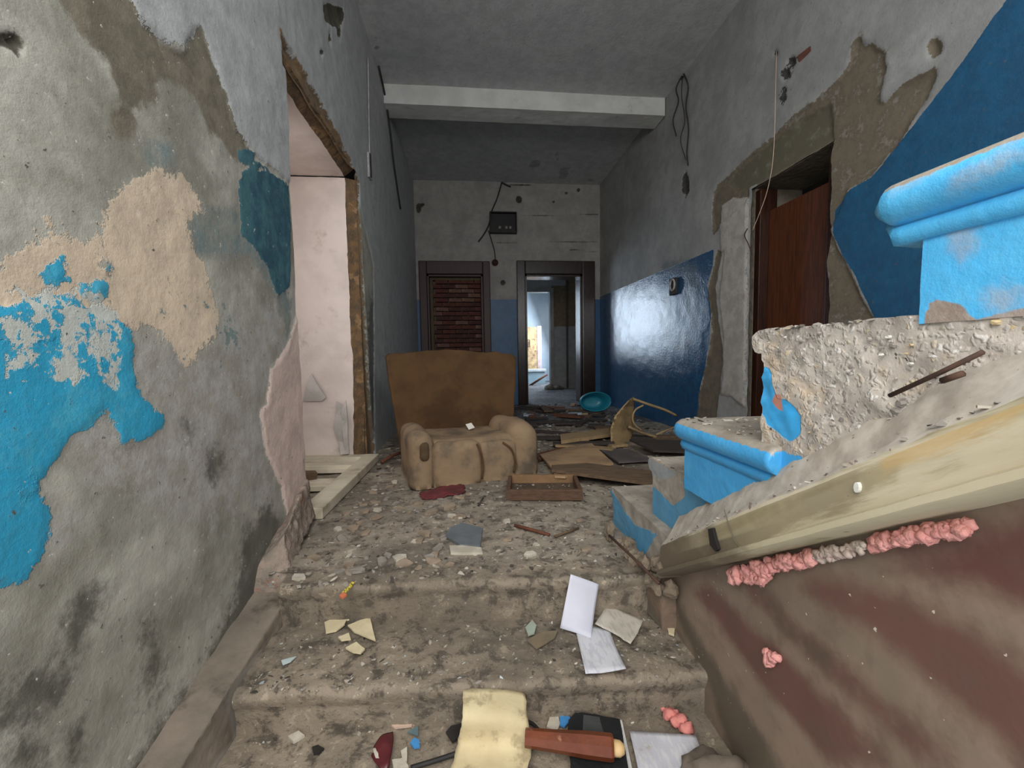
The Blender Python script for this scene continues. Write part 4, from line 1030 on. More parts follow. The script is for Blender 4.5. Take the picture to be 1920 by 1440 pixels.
def rounded_bm(bm, c, size, r, n=7, seed=0, amp=0, sc=6, sag=0, flat=True):
    res = bmesh.ops.create_cube(bm, size=2.0); vs = res['verts']
    fs = list({f for v in vs for f in v.link_faces})
    es = list({e for v in vs for e in v.link_edges})
    sub = bmesh.ops.subdivide_edges(bm, edges=es, cuts=n, use_grid_fill=True)
    allv = list(bm.verts)
    h = [x/2 for x in size]; rr = min(r, min(h)*.98)
    P = []
    for v in allv:
        p = Vector((v.co.x*h[0], v.co.y*h[1], v.co.z*h[2]))
        q = Vector([max(-(h[i]-rr), min(h[i]-rr, p[i])) for i in range(3)])
        if flat and p.z < 0: q.z = p.z
        d_ = p-q
        v.co = q+(d_.normalized()*rr if d_.length > 1e-6 else d_)
        if sag and v.co.z > 0: v.co.z -= sag*math.cos(v.co.x/h[0]*1.4)*math.cos(v.co.y/h[1]*1.4)
        v.co += Vector(c); P.append(v)
    if amp:
        A = np.array([v.co[:] for v in P]); 
        D = np.stack([fbm(A, sc, 3, seed+k) for k in range(3)], -1)*2*amp
        z0 = c[2]-h[2]
        for v, k in zip(P, D): v.co += Vector(k)*min(1.0, max(0.0, (v.co.z-z0)/.06))
def rounded(name, c, size, r, mat, parent, n=7, seed=0, amp=0, sc=6, sag=0, flat=True):
    bm = bmesh.new(); rounded_bm(bm, c, size, r, n, seed, amp, sc, sag, flat); return bm_obj(name, bm, mat, parent, True)

# ---- armchair facing the steps
M_back = simple('brown_velour', (88, 62, 34), (74, 52, 28), 6, .95, .3, 90, dirt=(66, 44, 24), dscale=3, dlo=.5, dhi=.75)
M_seat = simple('dirty_beige_velour', (148, 124, 96), (126, 106, 84), 5, .95, .5, 70, dirt=(96, 84, 70), dscale=5, dlo=.48, dhi=.7)
M_pipe = simple('dark_brown_piping', (96, 66, 34), (80, 54, 30), 20, .9, .3)
chair = local_root('armchair', (.04, 2.47, 0), math.radians(15), 'old brown upholstered armchair with a tall flared back and sagging dirty seat', 'armchair')
rounded('seat', (.0, .27, .140), (.60, .50, .28), .07, M_seat, chair, 9, 3, .014, 5, .035)
rounded('front_panel', (-.125, .035, .133), (.30, .13, .266), .06, M_seat, chair, 8, 5, .010, 7)
rounded('front_panel', (.125, .05, .122), (.26, .12, .244), .055, M_seat, chair, 8, 7, .010, 7)
rounded('armrest', (-.33, .27, .163), (.15, .56, .326), .072, M_seat, chair, 9, 9, .018, 6)
rounded('armrest', (.315, .26, .172), (.21, .54, .344), .10, M_seat, chair, 9, 13, .024, 5)
bm = bmesh.new()
outline = [(-.475, .775), (-.45, .795), (-.30, .80), (-.20, .812), (-.05, .82), (.08, .812), (.20, .79), (.30, .785), (.325, .80), (.355, .785), (.44, .775), (.472, .75), (.462, .60), (.43, .30), (.40, .06), (-.39, .06), (-.42, .30), (-.46, .60)]
prism_bm(bm, outline, 1, .53, .64); refine(bm, .06)
for v in bm.verts: v.co.y += .10*max(0, v.co.z-.2)+.03*(v.co.x/.45)**2*-1
displace(bm, .007, 5, 201)
bm_obj('backrest', bm, M_back, chair, True)
for pts in ([(-.015, -.03, .245), (.005, -.045, .19), (.018, -.04, .10), (.012, -.028, .03)], [(.155, -.01, .235), (.205, -.025, .19), (.232, -.022, .11), (.225, -.01, .04)]):
    tube('piping', spline(pts), .006, M_pipe, chair, 7)
rounded('armrest_shade_oval', (-.322, -.004, .222), (.055, .052, .11), .026, simple('hollow_shade_fabric', (96, 76, 50), (78, 62, 42), 10, .95, .3), chair, 5, 0, 0, 6, 0, False)  # raised dark oval; the shade of a hollow is put into its colour

# ---- fragments lying about, palette and helper
def fragment_mesh(n_pts, s, th, seed):
    r_ = random.Random(seed); bm = bmesh.new()
    poly = [(s*(.55+.45*r_.random())*math.cos(2*math.pi*k/n_pts+r_.uniform(-.3, .3)), s*(.4+.4*r_.random())*math.sin(2*math.pi*k/n_pts+r_.uniform(-.3, .3))) for k in range(n_pts)]
    prism_bm(bm, poly, 2, 0, th)
    for v in bm.verts: v.co.z += r_.uniform(-.2, .2)*th
    return bm
def stuff_chips(name, pts, smin, smax, palette, label, cat, seed=5, th=.25):
    r_ = random.Random(seed); verts, faces, cols = [], [], []
    for (x, y, z) in pts:
        s = smin+(smax-smin)*r_.random()**2.5; b = len(verts); m = r_.choice((4, 5, 5, 6)); a0 = r_.uniform(0, 6.3); tilt = (r_.uniform(-.35, .35), r_.uniform(-.35, .35))
        el = r_.uniform(.45, 1)
        for lv in (0, 1):
            for k in range(m):
                a = 2*math.pi*k/m; rr = s*(.7+.3*math.sin(a*2+a0*7))
                dx = rr*math.cos(a); dy = rr*el*math.sin(a)
                X_ = dx*math.cos(a0)-dy*math.sin(a0); Y_ = dx*math.sin(a0)+dy*math.cos(a0)
                verts.append((x+X_, y+Y_, z-.002+lv*s*th+X_*tilt[0]+Y_*tilt[1]))
        faces += [tuple(b+m+k for k in range(m)), tuple(b+m-1-k for k in range(m))]+[(b+k, b+(k+1) % m, b+m+(k+1) % m, b+m+k) for k in range(m)]
        c = r_.choice(palette); f_ = r_.uniform(.8, 1.1); c = tuple(min(255, v*f_) for v in c)
        cols += [lin(*c)]*(2*m)
    o = mesh_obj(name, verts, faces, M_col, None, False, {'col': np.array(cols)})
    return tag(o, label, cat, None, 'stuff')
PAL = [(176, 164, 148), (150, 138, 122), (190, 180, 164), (122, 110, 98), (140, 130, 118), (200, 192, 178), (96, 88, 80), (168, 160, 150), (70, 64, 58), (160, 150, 140)]
PALF = PAL+[(70, 68, 68), (60, 52, 46), (150, 152, 158), (110, 90, 70), (86, 70, 56)]
def in_chair(x, y):
    a = math.radians(15); dx, dy = x-.04, y-2.47; u = dx*math.cos(a)+dy*math.sin(a); v = -dx*math.sin(a)+dy*math.cos(a)
    return abs(u) < .44 and -.02 < v < .72
r_ = random.Random(3); pts = []
for k in range(3000):
    x = r_.uniform(-.62, .62); y = r_.choice((r_.uniform(.62, 1.06), r_.uniform(1.10, 1.34), r_.uniform(1.10, 1.34), r_.uniform(1.10, 1.34)))
    if r_.random() > .35+.65*min(1, abs(x)/.55): continue
    pts.append((x, y, ground(x, y)))
stuff_chips('paint_flakes', pts, .0022, .011, PAL+[(190, 200, 200)], 'small paint and plaster flakes strewn over the entry steps', 'rubble', 5)
pts = []
for k in range(4200):
    y = 1.40+1.5*r_.random()**1.3; x = r_.uniform(-.74, 1.1)
    if x > .56 and y < 1.95: continue
    if in_chair(x, y): continue
    pts.append((x, y, ground(x, y)))
stuff_chips('plaster_crumbs', pts, .003, .017, PAL, 'plaster crumbs covering the floor before the armchair', 'rubble', 6)
pts = []
for k in range(2600):
    y = r_.uniform(2.7, 6.3); x = r_.uniform(-.72, 2.0)
    if in_chair(x, y): continue
    pts.append((x, y, ground(x, y)))
stuff_chips('corridor_rubble', pts, .008, .04, PALF, 'dark and pale rubble strewn along the corridor floor', 'rubble', 7)
pts = []
for k in range(700):
    y = r_.uniform(-.1, 1.16); x = r_.uniform(FX+.004, SX+.0)
    pts.append((x, y, st_top(y)+.004+max(0, (x-SX+.03))*1.6))
stuff_chips('ledge_grit', pts, .002, .013, PAL+[(206, 198, 186)], 'grit lying on the sloping ledge of the stair', 'rubble', 8)
pts = []
for k in range(520):
    i = r_.choice((0, 1, 2, 2, 2, 3, 3, 3, 3)); x = SX+.3*r_.random()**1.6+(0 if i != 1 else .04); y = NY[i]-.02-(.27*r_.random())
    pts.append((x, y, NZ[i]+.001))
stuff_chips('tread_grit', pts, .003, .014, PAL+[(206, 198, 186), (190, 160, 110)], 'grit and stones on the stair treads', 'rubble', 9)

M_frag = [simple('pale_plaster_fragment', (196, 188, 172), (176, 166, 150), 20, .9, .4), simple('grey_plaster_fragment', (150, 142, 132), (128, 120, 110), 20, .9, .4), simple('brown_fragment', (156, 138, 118), (134, 118, 100), 20, .9, .4)]
frag_me = []
for k in range(6):
    bm = fragment_mesh(random.choice((5, 6, 7)), .03, .008, 300+k); bmesh.ops.recalc_face_normals(bm, faces=bm.faces)
    me = bpy.data.meshes.new('plaster_fragment'); bm.to_mesh(me); bm.free(); me.materials.append(M_frag[k % 3]); frag_me.append(me)
for k in range(130):
    y = 1.45+1.15*r_.random(); x = r_.uniform(-.62, .50) if k < 70 else r_.uniform(-.62, -.05)
    if y > 2.25 and -.42 < x < .62: continue
    if .12 < x < .62 and y > 2.0: continue
    o = bpy.data.objects.new('plaster_fragment', frag_me[r_.randrange(6)]); link(o)
    sc_ = r_.uniform(.5, 1.3); o.scale = (sc_, sc_, sc_); o.location = (x, y, ground(x, y)); o.rotation_euler = (r_.uniform(-.12, .12), r_.uniform(-.12, .12), r_.uniform(0, 6.3))
    kind_ = ('pale', 'grey', 'brown')[frag_me.index(o.data) % 3]; where_ = 'beside the cream sash' if x < -.35 else 'before the armchair'
    tag(o, 'flat '+kind_+' plaster fragment on the littered floor '+where_, 'fragment', kind_+' plaster fragments '+where_)
M_bd = [simple('grey_brown_board', (110, 88, 66), (88, 70, 52), 5, .9, .4, 40, vec=(2, 14, 14)), simple('dark_board', (66, 56, 50), (50, 44, 40), 5, .85, .3, 40, vec=(2, 14, 14)), simple('pale_board', (168, 142, 104), (146, 122, 88), 5, .85, .3, 40, vec=(2, 14, 14)), simple('red_brown_board', (110, 64, 40), (88, 52, 34), 5, .8, .3, 40, vec=(2, 14, 14)), simple('pale_blue_white_scrap', (186, 196, 204), (166, 178, 188), 8, .8, .3)]
board_me = []
for k, m in enumerate(M_bd):
    bm = bmesh.new(); box_bm(bm, Vector((0, 0, .011)), (1, .09, .022), None, .003)
    me = bpy.data.meshes.new('board_scrap'); bm.to_mesh(me); bm.free(); me.materials.append(m); board_me.append(me)
for k in range(46):
    y = r_.uniform(3.2, 6.1); x = r_.uniform(.55, 1.75)
    if k % 9 == 0: x = r_.uniform(-.6, .4); y = r_.uniform(3.5, 6.0)
    i = r_.choice((0, 0, 1, 1, 1, 2, 3, 4)); o = bpy.data.objects.new('board_scrap', board_me[i]); link(o)
    L_ = r_.uniform(.12, .55) if i != 4 else r_.uniform(.08, .2)
    o.scale = (L_, r_.uniform(.5, 1.5), 1); o.location = (x, y, ground(x, y)+.002+.02*r_.random()); o.rotation_euler = (r_.uniform(-.05, .05), r_.uniform(-.04, .04), r_.choice((0, .3, -.4, 2.6, 1.2))+r_.uniform(-.4, .4))
    kind_ = ('grey-brown board scrap', 'dark thin board scrap', 'pale timber scrap', 'reddish brown board scrap', 'small bluish white scrap')[i]
    where_ = 'behind the armchair' if x < .5 else ('beyond the plywood sheet' if y < 4.6 else 'before the open end doorway')
    tag(o, kind_+' on the rubble '+where_, 'scrap', kind_+'s '+where_)

# ---- white sash lying in the left doorway
M_cream = simple('dirty_cream_gloss_paint', (214, 204, 182), (196, 186, 164), 6, .5, .3, 40, dirt=(160, 146, 126), dscale=5, dlo=.52, dhi=.75)
sash = local_root('window_sash', (-1.02, 2.0, .012), math.radians(-1), 'cream painted wooden sash without glass, lying in the left doorway', 'window sash')
sash.rotation_euler = (math.radians(-.3), math.radians(1.0), math.radians(-1))
bbox('stile', (.21, -.01, 0), (.315, 1.12, .055), M_cream, sash, .006)
bbox('stile', (-.30, -.01, 0), (-.20, 1.12, .055), M_cream, sash, .006)
for y0, y1 in ((-.01, .085), (.42, .50), (.80, .88), (1.03, 1.12)):
    ra = bbox('rail', (-.20, y0, .002), (.21, y1, .053), M_cream, sash, .005)
    bbox('glazing_bead', (-.20, y1, .004), (.21, y1+.014, .034), M_cream, ra, .003)
    bbox('glazing_bead', (-.20, y0-.014, .004), (.21, y0, .034), M_cream, ra, .003)
o = box('wood_block', (onZ(572, 890, .09)[0], onZ(572, 890, .09)[1], .085), (.12, .07, .045), M_bd[0], None, Matrix.Rotation(.5, 3, 'Z') @ Matrix.Rotation(.15, 3, 'Y'), .006)
tag(o, 'short grey wood block resting on the cream sash', 'wood')

# ---- small drawer-like wooden tray
M_tray = simple('brown_tray_wood', (98, 72, 54), (78, 56, 42), 6, .8, .4, 40, vec=(3, 12, 12)); M_trayp = simple('worn_tray_edge', (146, 112, 78), (120, 92, 64), 6, .8, .3, 40)
tray = local_root('drawer', (.175, 2.112, .0), math.radians(-8), 'small shallow brown wooden drawer with dirt inside, in front of the armchair', 'drawer')
bbox('side_board', (0, 0, .005), (.40, .022, .062), M_tray, tray); bbox('side_board', (.01, .27, .005), (.40, .292, .062), M_trayp, tray)
bbox('side_board', (0, .0225, .005), (.022, .2695, .062), M_tray, tray); bbox('side_board', (.378, .0225, .005), (.40, .2695, .062), M_tray, tray)
bbox('bottom', (.022, .0225, .008), (.378, .2695, .016), simple('dirty_tray_bottom', (92, 74, 56), (70, 58, 46), 14, .95, .6), tray, .001)

# ---- boards and plywood right of the armchair
def slab(name, px, zs, th, mat, label, cat):
    bm = bmesh.new(); P = [onZ(x, y, z) for (x, y), z in zip(px, zs)]
    a = [bm.verts.new(p) for p in P]; b = [bm.verts.new((p[0], p[1], p[2]-th)) for p in P]
    bm.faces.new(a); bm.faces.new(b[::-1]); n = len(P)
    for i in range(n): bm.faces.new((a[i], b[i], b[(i+1) % n], a[(i+1) % n]))
    refine(bm, .09); displace(bm, .002, 6, len(name))
    return tag(bm_obj(name, bm, mat, None), label, cat)
M_ply = simple('dusty_plywood', (176, 144, 108), (156, 126, 94), 4, .9, .3, 50, dirt=(132, 112, 90), dscale=4, dlo=.5, dhi=.7)
slab('plywood_sheet', [(1012, 852), (1070, 837), (1102, 824), (1150, 868), (1118, 872), (1060, 893), (1040, 892), (1036, 878)], [.03, .03, .04, .05, .05, .06, .06, .045], .014, M_ply, 'tan plywood sheet lying on the rubble right of the armchair', 'plywood')
slab('plank', [(1034, 872), (1100, 868), (1222, 882), (1222, 905), (1130, 893), (1034, 880)], [.075, .075, .05, .05, .07, .08], .018, M_bd[0], 'grey-brown plank lying across the front of the plywood', 'plank')
slab('plank', [(1050, 814), (1142, 803), (1144, 813), (1052, 826)], [.07, .07, .07, .07], .03, M_bd[2], 'pale squared timber lying behind the plywood sheet', 'plank')
slab('plank', [(1006, 850), (1060, 836), (1072, 830), (1068, 836), (1010, 862)], [.016, .018, .02, .02, .018], .016, M_bd[3], 'reddish brown board edge between armchair and plywood', 'plank')
slab('dark_board', [(1180, 823), (1290, 826), (1290, 846), (1225, 844)], [.09, .07, .06, .06], .016, M_bd[1], 'dark flat board beside the foot of the stairs', 'board')
slab('dark_board', [(1120, 840), (1180, 842), (1225, 862), (1160, 866)], [.03, .03, .03, .03], .012, simple('grey_lino', (96, 88, 86), (80, 74, 72), 5, .8, .3), 'grey torn flooring sheet between plywood and stairs', 'board')
slab('grey_slate', [(835, 1004), (845, 988), (868, 980), (905, 990), (900, 1022), (862, 1020)], [.012]*6, .008, simple('blue_grey_slate', (112, 118, 122), (96, 102, 106), 8, .5, .2), 'smooth blue-grey shard lying on the floor above the steps', 'shard')
slab('plaster_slab', [(842, 1022), (866, 1022), (902, 1026), (905, 1036), (845, 1036)], [.008]*5, .012, M_frag[0], 'pale plaster slab next to the blue-grey shard', 'slab')
tag(tube('stick', [onZ(716, 866, .02), onZ(735, 855, .03), onZ(757, 846, .05)], .012, M_bd[3], None, 7), 'dark red-brown stick left of the armchair', 'stick')
tag(tube('stick', [onZ(965, 985, .012), onZ(1000, 994, .012), onZ(1030, 1003, .014)], .007, M_bd[3], None, 6), 'thin brown stick on the floor before the drawer', 'stick')
tag(tube('stick', [onZ(1040, 1006, .01), onZ(1085, 990, .014)], .005, M_bd[0], None, 6), 'thin grey twig on the floor near the stair foot', 'stick')
tag(tube('stick', [onZ(897, 948, .01), onZ(906, 934, .03)], .005, M_bd[1], None, 6), 'short dark peg standing in the dirt before the armchair', 'stick')
sheet_red = grid_sheet('red_cloth', [[onZ(790, 922, .008), onZ(812, 917, .016), onZ(838, 910, .01), onZ(866, 906, .012)], [onZ(786, 930, .006), onZ(820, 925, .022), onZ(846, 920, .012), onZ(872, 920, .008)], [onZ(800, 938, .004), onZ(822, 934, .008), onZ(850, 928, .014), onZ(864, 930, .004)]], simple('dark_red_cloth', (112, 46, 46), (88, 38, 40), 14, .9, .4), 15, 10, .003, .02, 40, 44, .02)
tag(sheet_red, 'dark red rag under the front of the armchair', 'rag')
o = sheet('paper_scrap', [onY(873, 796, 2.85), onY(884, 793, 2.85), onY(890, 802, 2.83), onY(879, 806, 2.83)], simple('white_scrap', (226, 222, 212), (210, 206, 196), 8, .8, .1), .001, None, 4, .003, 2)
tag(o, 'small white paper scrap on the armchair seat', 'paper')

# ---- broken chair lying on its side by the blue wall
bc = local_root('broken_chair', (onZ(1165, 836, 0)[0], 3.3, 0), 0, 'broken tan plywood chair lying on its side by the blue wall', 'chair')
M_bc = simple('tan_chair_ply', (176, 150, 108), (150, 126, 90), 5, .7, .3, 40, dirt=(124, 106, 82), dscale=5, dlo=.5, dhi=.7)
bm = bmesh.new()
L0 = [onY(x, y, 3.25) for x, y in ((1146, 836), (1144, 806), (1152, 782), (1166, 765), (1178, 752))]
R0 = [onY(x, y, 3.50) for x, y in ((1182, 832), (1186, 808), (1188, 782), (1188, 762), (1188, 746))]
A = [bm.verts.new(p) for p in L0]; B = [bm.verts.new(p) for p in R0]
for i in range(4): bm.faces.new((A[i], B[i], B[i+1], A[i+1]))
r2 = bmesh.ops.extrude_face_region(bm, geom=list(bm.faces))
for e in r2['geom']:
    if isinstance(e, bmesh.types.BMVert): e.co += Vector((.012, .012, .012))
refine(bm, .05); sink(bm_obj('seat', bm, M_bc, None, True), bc)
for px, yy_, rr in (([(1187, 748), (1215, 758), (1245, 768), (1268, 779)], (3.45, 3.5, 3.55, 3.6), .012), ([(1178, 800), (1205, 812), (1240, 822), (1274, 829)], (3.4, 3.45, 3.5, 3.5), .012), ([(1206, 760), (1192, 768), (1186, 782), (1190, 796), (1204, 808)], (3.47, 3.45, 3.45, 3.45, 3.47), .008), ([(1230, 815), (1252, 806), (1266, 800)], (3.5, 3.52, 3.55), .008)):
    sink(tube('leg' if rr > .01 else 'brace', spline([onY(x, y, Y_) for (x, y), Y_ in zip(px, yy_)]), rr, M_bc, None, 8), bc)

# ---- blue plastic basin tipped on its side
bas = local_root('basin', (onZ(1116, 772, 0)[0], 5.35, 0), 0, 'turquoise plastic basin tipped on its side at the far end', 'basin')
t = NT('turquoise_plastic'); M_bas = t.done(t.two(lin(26, 118, 140), lin(40, 134, 154), 6), .35, None)
bm = bmesh.new(); nseg = 28
prof = [(.0, .22), (.09, .22), (.145, .213), (.160, .19), (.198, .0), (.215, -.004), (.218, .010), (.206, .012)]
rings = [[bm.verts.new((r0*math.cos(2*math.pi*k/nseg), d0, r0*.60*math.sin(2*math.pi*k/nseg)+.0)) for k in range(nseg)] for r0, d0 in prof[1:]]
for a, b in zip(rings[:-1], rings[1:]):
    for k in range(nseg): bm.faces.new((a[k], b[k], b[(k+1) % nseg], a[(k+1) % nseg]))
bm.faces.new(rings[0])
bmesh.ops.transform(bm, matrix=Matrix.Translation((0, 0, .138)) @ Matrix.Rotation(math.radians(-8), 4, 'X'), verts=bm.verts)
o = bm_obj('bowl', bm, M_bas, bas, True); md = o.modifiers.new('thickness', 'SOLIDIFY'); md.thickness = .004
tube('rim', [(.21*math.cos(2*math.pi*k/36), -.004+.0, .138+.126*math.sin(2*math.pi*k/36)) for k in range(37)], .009, M_bas, bas, 8)

# ---- papers and litter on the entry steps
M_white = simple('white_paper', (206, 206, 216), (198, 198, 210), 5, .8, .08)
def printed_mat(name, paper, ink, lines=150, rot=0.0, th=.52):
    t = NT(name)
    v = t.mapv((1, 1, 1), (0, 0, rot))
    w = t.n.new('ShaderNodeTexWave'); w.wave_type = 'BANDS'; w.bands_direction = 'Y'; t.l.new(v, w.inputs[0]); w.inputs['Scale'].default_value = lines/6.28; w.inputs['Distortion'].default_value = 0
    n = t.noise(130, 2, .5, 0, t.mapv((1, .2, 1), (0, 0, rot)))
    m = t.math('MULTIPLY', t.step(w.outputs['Fac'], .55, .75), t.step(n, th, th+.06))
    c = t.two(lin(*paper), lin(*[x*.92 for x in paper]), 9, 5)
    c = t.mix(t.math('MULTIPLY', m, .6), c, lin(*ink))
    c = t.mix(t.step(t.noise(14, 6, .7), .60, .70), c, lin(168, 156, 140))
    return t.done(c, .85, t.bump(t.noise(30, 4), .2, .004))
M_print = printed_mat('printed_notebook_page', (206, 206, 210), (130, 132, 150), 1000, -.2)
M_print2 = printed_mat('old_printed_page', (196, 188, 174), (120, 112, 104), 900, .5)
M_lined = printed_mat('lined_dusty_page', (204, 202, 204), (150, 152, 176), 900, .1, .42)
ya = edge0(.36)-.012
o = grid_sheet('paper_sheet', [[onY(1070, 1077, ya+.004), onY(1097, 1086, ya+.002), onY(1123, 1096, ya+.004)], [onY(1060, 1128, ya-.018), onY(1088, 1137, ya-.022), onY(1115, 1147, ya-.018)], [onZ(1050, 1178, Z1+.014), onZ(1078, 1186, Z1+.012), onZ(1108, 1196, Z1+.014)]], M_white, amp=.0015)
tag(o, 'clean white sheet leaning against the top step riser', 'paper')
zp = Z1+.010
o = grid_sheet('notebook_page', [[onZ(1076, 1168, zp), onZ(1105, 1172, zp), onZ(1142, 1180, zp)], [onZ(1086, 1210, zp), onZ(1120, 1214, zp+.003), onZ(1156, 1216, zp)], [onZ(1098, 1263, zp), onZ(1134, 1261, zp), onZ(1174, 1254, zp+.003)]], M_print, amp=.002, seed=3)
tag(o, 'faint printed page lying under the clean white sheet', 'paper')
o = grid_sheet('folded_leaflet', [[onZ(1138, 1132, zp+.008), onZ(1172, 1147, zp+.006), onZ(1206, 1163, zp+.008)], [onZ(1128, 1150, zp+.012), onZ(1160, 1166, zp+.006), onZ(1196, 1186, zp+.008)], [onZ(1116, 1170, zp+.008), onZ(1146, 1186, zp+.004), onZ(1182, 1207, zp+.006)]], M_print2, amp=.004, seed=5, jagr=.003)
tag(o, 'crumpled yellowish printed leaflet right of the clean white sheet', 'paper')
yb = edge1(0)-.012; z2 = Z2+.012
o = grid_sheet('wallpaper_scrap', [[onY(868, 1293, yb+.006), onY(905, 1291, yb+.004), onY(950, 1293, yb+.004), onY(984, 1299, yb+.006)],
    [onY(868, 1345, yb-.065), onY(910, 1345, yb-.065), onY(955, 1346, yb-.068), onY(990, 1352, yb-.065)],
    [onZ(858, 1395, z2+.018), onZ(905, 1398, z2+.022), onZ(955, 1400, z2+.022), onZ(997, 1398, z2+.018)],
    [onZ(840, 1462, z2+.01), onZ(890, 1465, z2+.016), onZ(940, 1466, z2+.016), onZ(985, 1462, z2+.01)]],
    simple('cream_wallpaper', (210, 194, 154), (194, 176, 138), 7, .85, .4, 40, dirt=(168, 152, 118), dscale=16, dlo=.54, dhi=.66), 18, 18, .0015, .003, 22, 7, .006)
tag(o, 'torn cream wallpaper piece draped over the lower step', 'wallpaper')
o = grid_sheet('lined_page', [[onZ(1180, 1370, z2+.006), onZ(1240, 1374, z2+.008), onZ(1304, 1378, z2+.006)], [onZ(1190, 1412, z2+.006), onZ(1250, 1414, z2+.004), onZ(1318, 1412, z2+.006)], [onZ(1202, 1470, z2+.004), onZ(1265, 1470, z2+.004), onZ(1345, 1462, z2+.006)]], M_lined, amp=.002, seed=9)
tag(o, 'dusty white lined page right of the black book', 'paper')
# black book with torn cover
book = local_root('book', (0, 0, 0), 0, 'torn black covered book lying under the brown furniture leg', 'book')
def flat_prism(name, px, z, th, mat, parent=None, rough=0.0, seed=1):
    bm = bmesh.new(); P = [onZ(x, y, z) for x, y in px]
    prism_bm(bm, [(p[0], p[1]) for p in P], 2, z-th, z)
    if rough: refine(bm, .012); displace(bm, rough, 30, seed)
    return bm_obj(name, bm, mat, parent)
M_blk = simple('torn_black_cover', (26, 28, 30), (18, 19, 21), 14, .6, .4, 60); M_pg = simple('page_block', (206, 204, 200), (188, 186, 182), 40, .9, .3)
zb_ = Z2+.034
flat_prism('page_block', [(1090, 1342), (1166, 1350), (1186, 1444), (1196, 1480), (1078, 1480), (1080, 1400)], zb_-.006, .014, M_pg, book)
flat_prism('cover', [(1078, 1337), (1092, 1336), (1120, 1340), (1126, 1352), (1142, 1345), (1162, 1348), (1168, 1380), (1172, 1405), (1178, 1440), (1188, 1480), (1066, 1480), (1070, 1430), (1062, 1385), (1066, 1350)], zb_, .005, M_blk, book, .0015, 3)
flat_prism('cover_flap', [(1094, 1340), (1124, 1344), (1126, 1354), (1134, 1378), (1108, 1386), (1092, 1380)], zb_+.002, .003, simple('grey_torn_lining', (66, 68, 66), (52, 54, 53), 10, .8, .4), book, .001, 5)
# turned furniture leg with a pale tenon
leg = local_root('furniture_leg', (0, 0, 0), 0, 'brown varnished furniture leg with a pale wooden tenon on the lower step', 'furniture leg')
M_varn = simple('brown_varnish', (122, 62, 32), (96, 46, 24), 6, .35, .3, 40, dirt=(150, 100, 74), dscale=14, dlo=.62, dhi=.68)
zl = Z2+.062
a, b, c_ = Vector(onZ(985, 1383, zl)), Vector(onZ(1150, 1402, zl)), Vector(onZ(1171, 1405, zl))
bm = bmesh.new(); tube_bm(bm, [a, a.lerp(b, .35), a.lerp(b, .7), b-(b-a).normalized()*.006, b], [.020, .023, .027, .028, .026], 8); bm_obj('shaft', bm, M_varn, leg)
bm = bmesh.new(); tube_bm(bm, [b, b.lerp(c_, .6), c_], [.018, .017, .010], 10); bm_obj('tenon', bm, simple('pale_tenon_wood', (222, 190, 140), (206, 172, 120), 10, .7, .2), leg, True)
# straps, chips and scraps
M_strap = simple('dark_rubber', (40, 36, 34), (30, 28, 26), 20, .7, .3)
tag(tube('rubber_strap', spline([onZ(770, 1440, Z2+.01), onZ(810, 1428, Z2+.014), onZ(850, 1415, Z2+.016), onZ(900, 1398, Z2+.014)]), .006, M_strap, None, 6), 'dark rubber strap left of the cream wallpaper piece', 'strap')
tag(tube('rubber_strap', spline([onZ(985, 1352, Z2+.012), onZ(1000, 1358, Z2+.014), onZ(1013, 1372, Z2+.014), onZ(1024, 1384, Z2+.012)]), .005, M_strap, None, 6), 'short dark strap above the furniture leg', 'strap')
def chip(name, px, z, th, mat, label, cat, group=None, rough=.0012, seed=2):
    return tag(flat_prism(name, px, z, th, mat, None, rough, seed), label, cat, group)
M_cchip = simple('cream_paint_chip', (220, 206, 170), (206, 190, 154), 14, .8, .2); M_pink = simple('pink_plaster_piece', (222, 142, 132), (200, 120, 112), 24, .85, .8)
z1 = Z1+.014
for px, lab in (([(608, 1166), (622, 1160), (652, 1156), (646, 1170), (630, 1182), (611, 1186)], 'cream paint chip, leftmost of the cluster on the middle step'), ([(640, 1148), (662, 1148), (664, 1158), (650, 1162)], 'small cream chip at the top of the cluster on the middle step'),
                ([(652, 1172), (676, 1162), (694, 1158), (698, 1176), (704, 1200), (684, 1192), (664, 1184)], 'largest cream paint chip of the cluster on the middle step'), ([(648, 1214), (668, 1203), (684, 1216), (676, 1224), (662, 1222)], 'lowest cream paint chip of the cluster on the middle step'), ([(634, 1194), (654, 1186), (658, 1198), (640, 1200)], 'thin cream chip in the middle of the cluster on the middle step')):
    chip('paint_chip', px, z1, .005, M_cchip, lab, 'paint chip', 'cream paint chips on the middle step', .0012, int(px[0][0]))
chip('paint_chip', [(1250, 1172), (1258, 1162), (1266, 1168), (1264, 1190), (1254, 1186)], z1, .006, M_cchip, 'pale cream chip at the right end of the middle step', 'paint chip')
chip('tile_shard', [(985, 1176), (998, 1162), (1006, 1172), (1002, 1186), (990, 1190)], z1, .006, simple('pale_green_shard', (166, 176, 162), (150, 160, 146), 10, .6, .2), 'pale green shard on the middle step', 'shard')
chip('card_scrap', [(988, 1200), (1016, 1184), (1046, 1182), (1040, 1196), (1006, 1216)], Z1+.010, .003, simple('brown_card', (122, 108, 86), (100, 90, 72), 12, .9, .3), 'brown card scrap left of the papers on the middle step', 'card')
chip('glass_shard', [(527, 1238), (556, 1230), (545, 1240), (530, 1246)], Z1+.012, .003, simple('milky_glass', (196, 208, 206), (180, 194, 192), 8, .3, .1), 'thin milky glass shard at the left end of the middle step', 'shard')
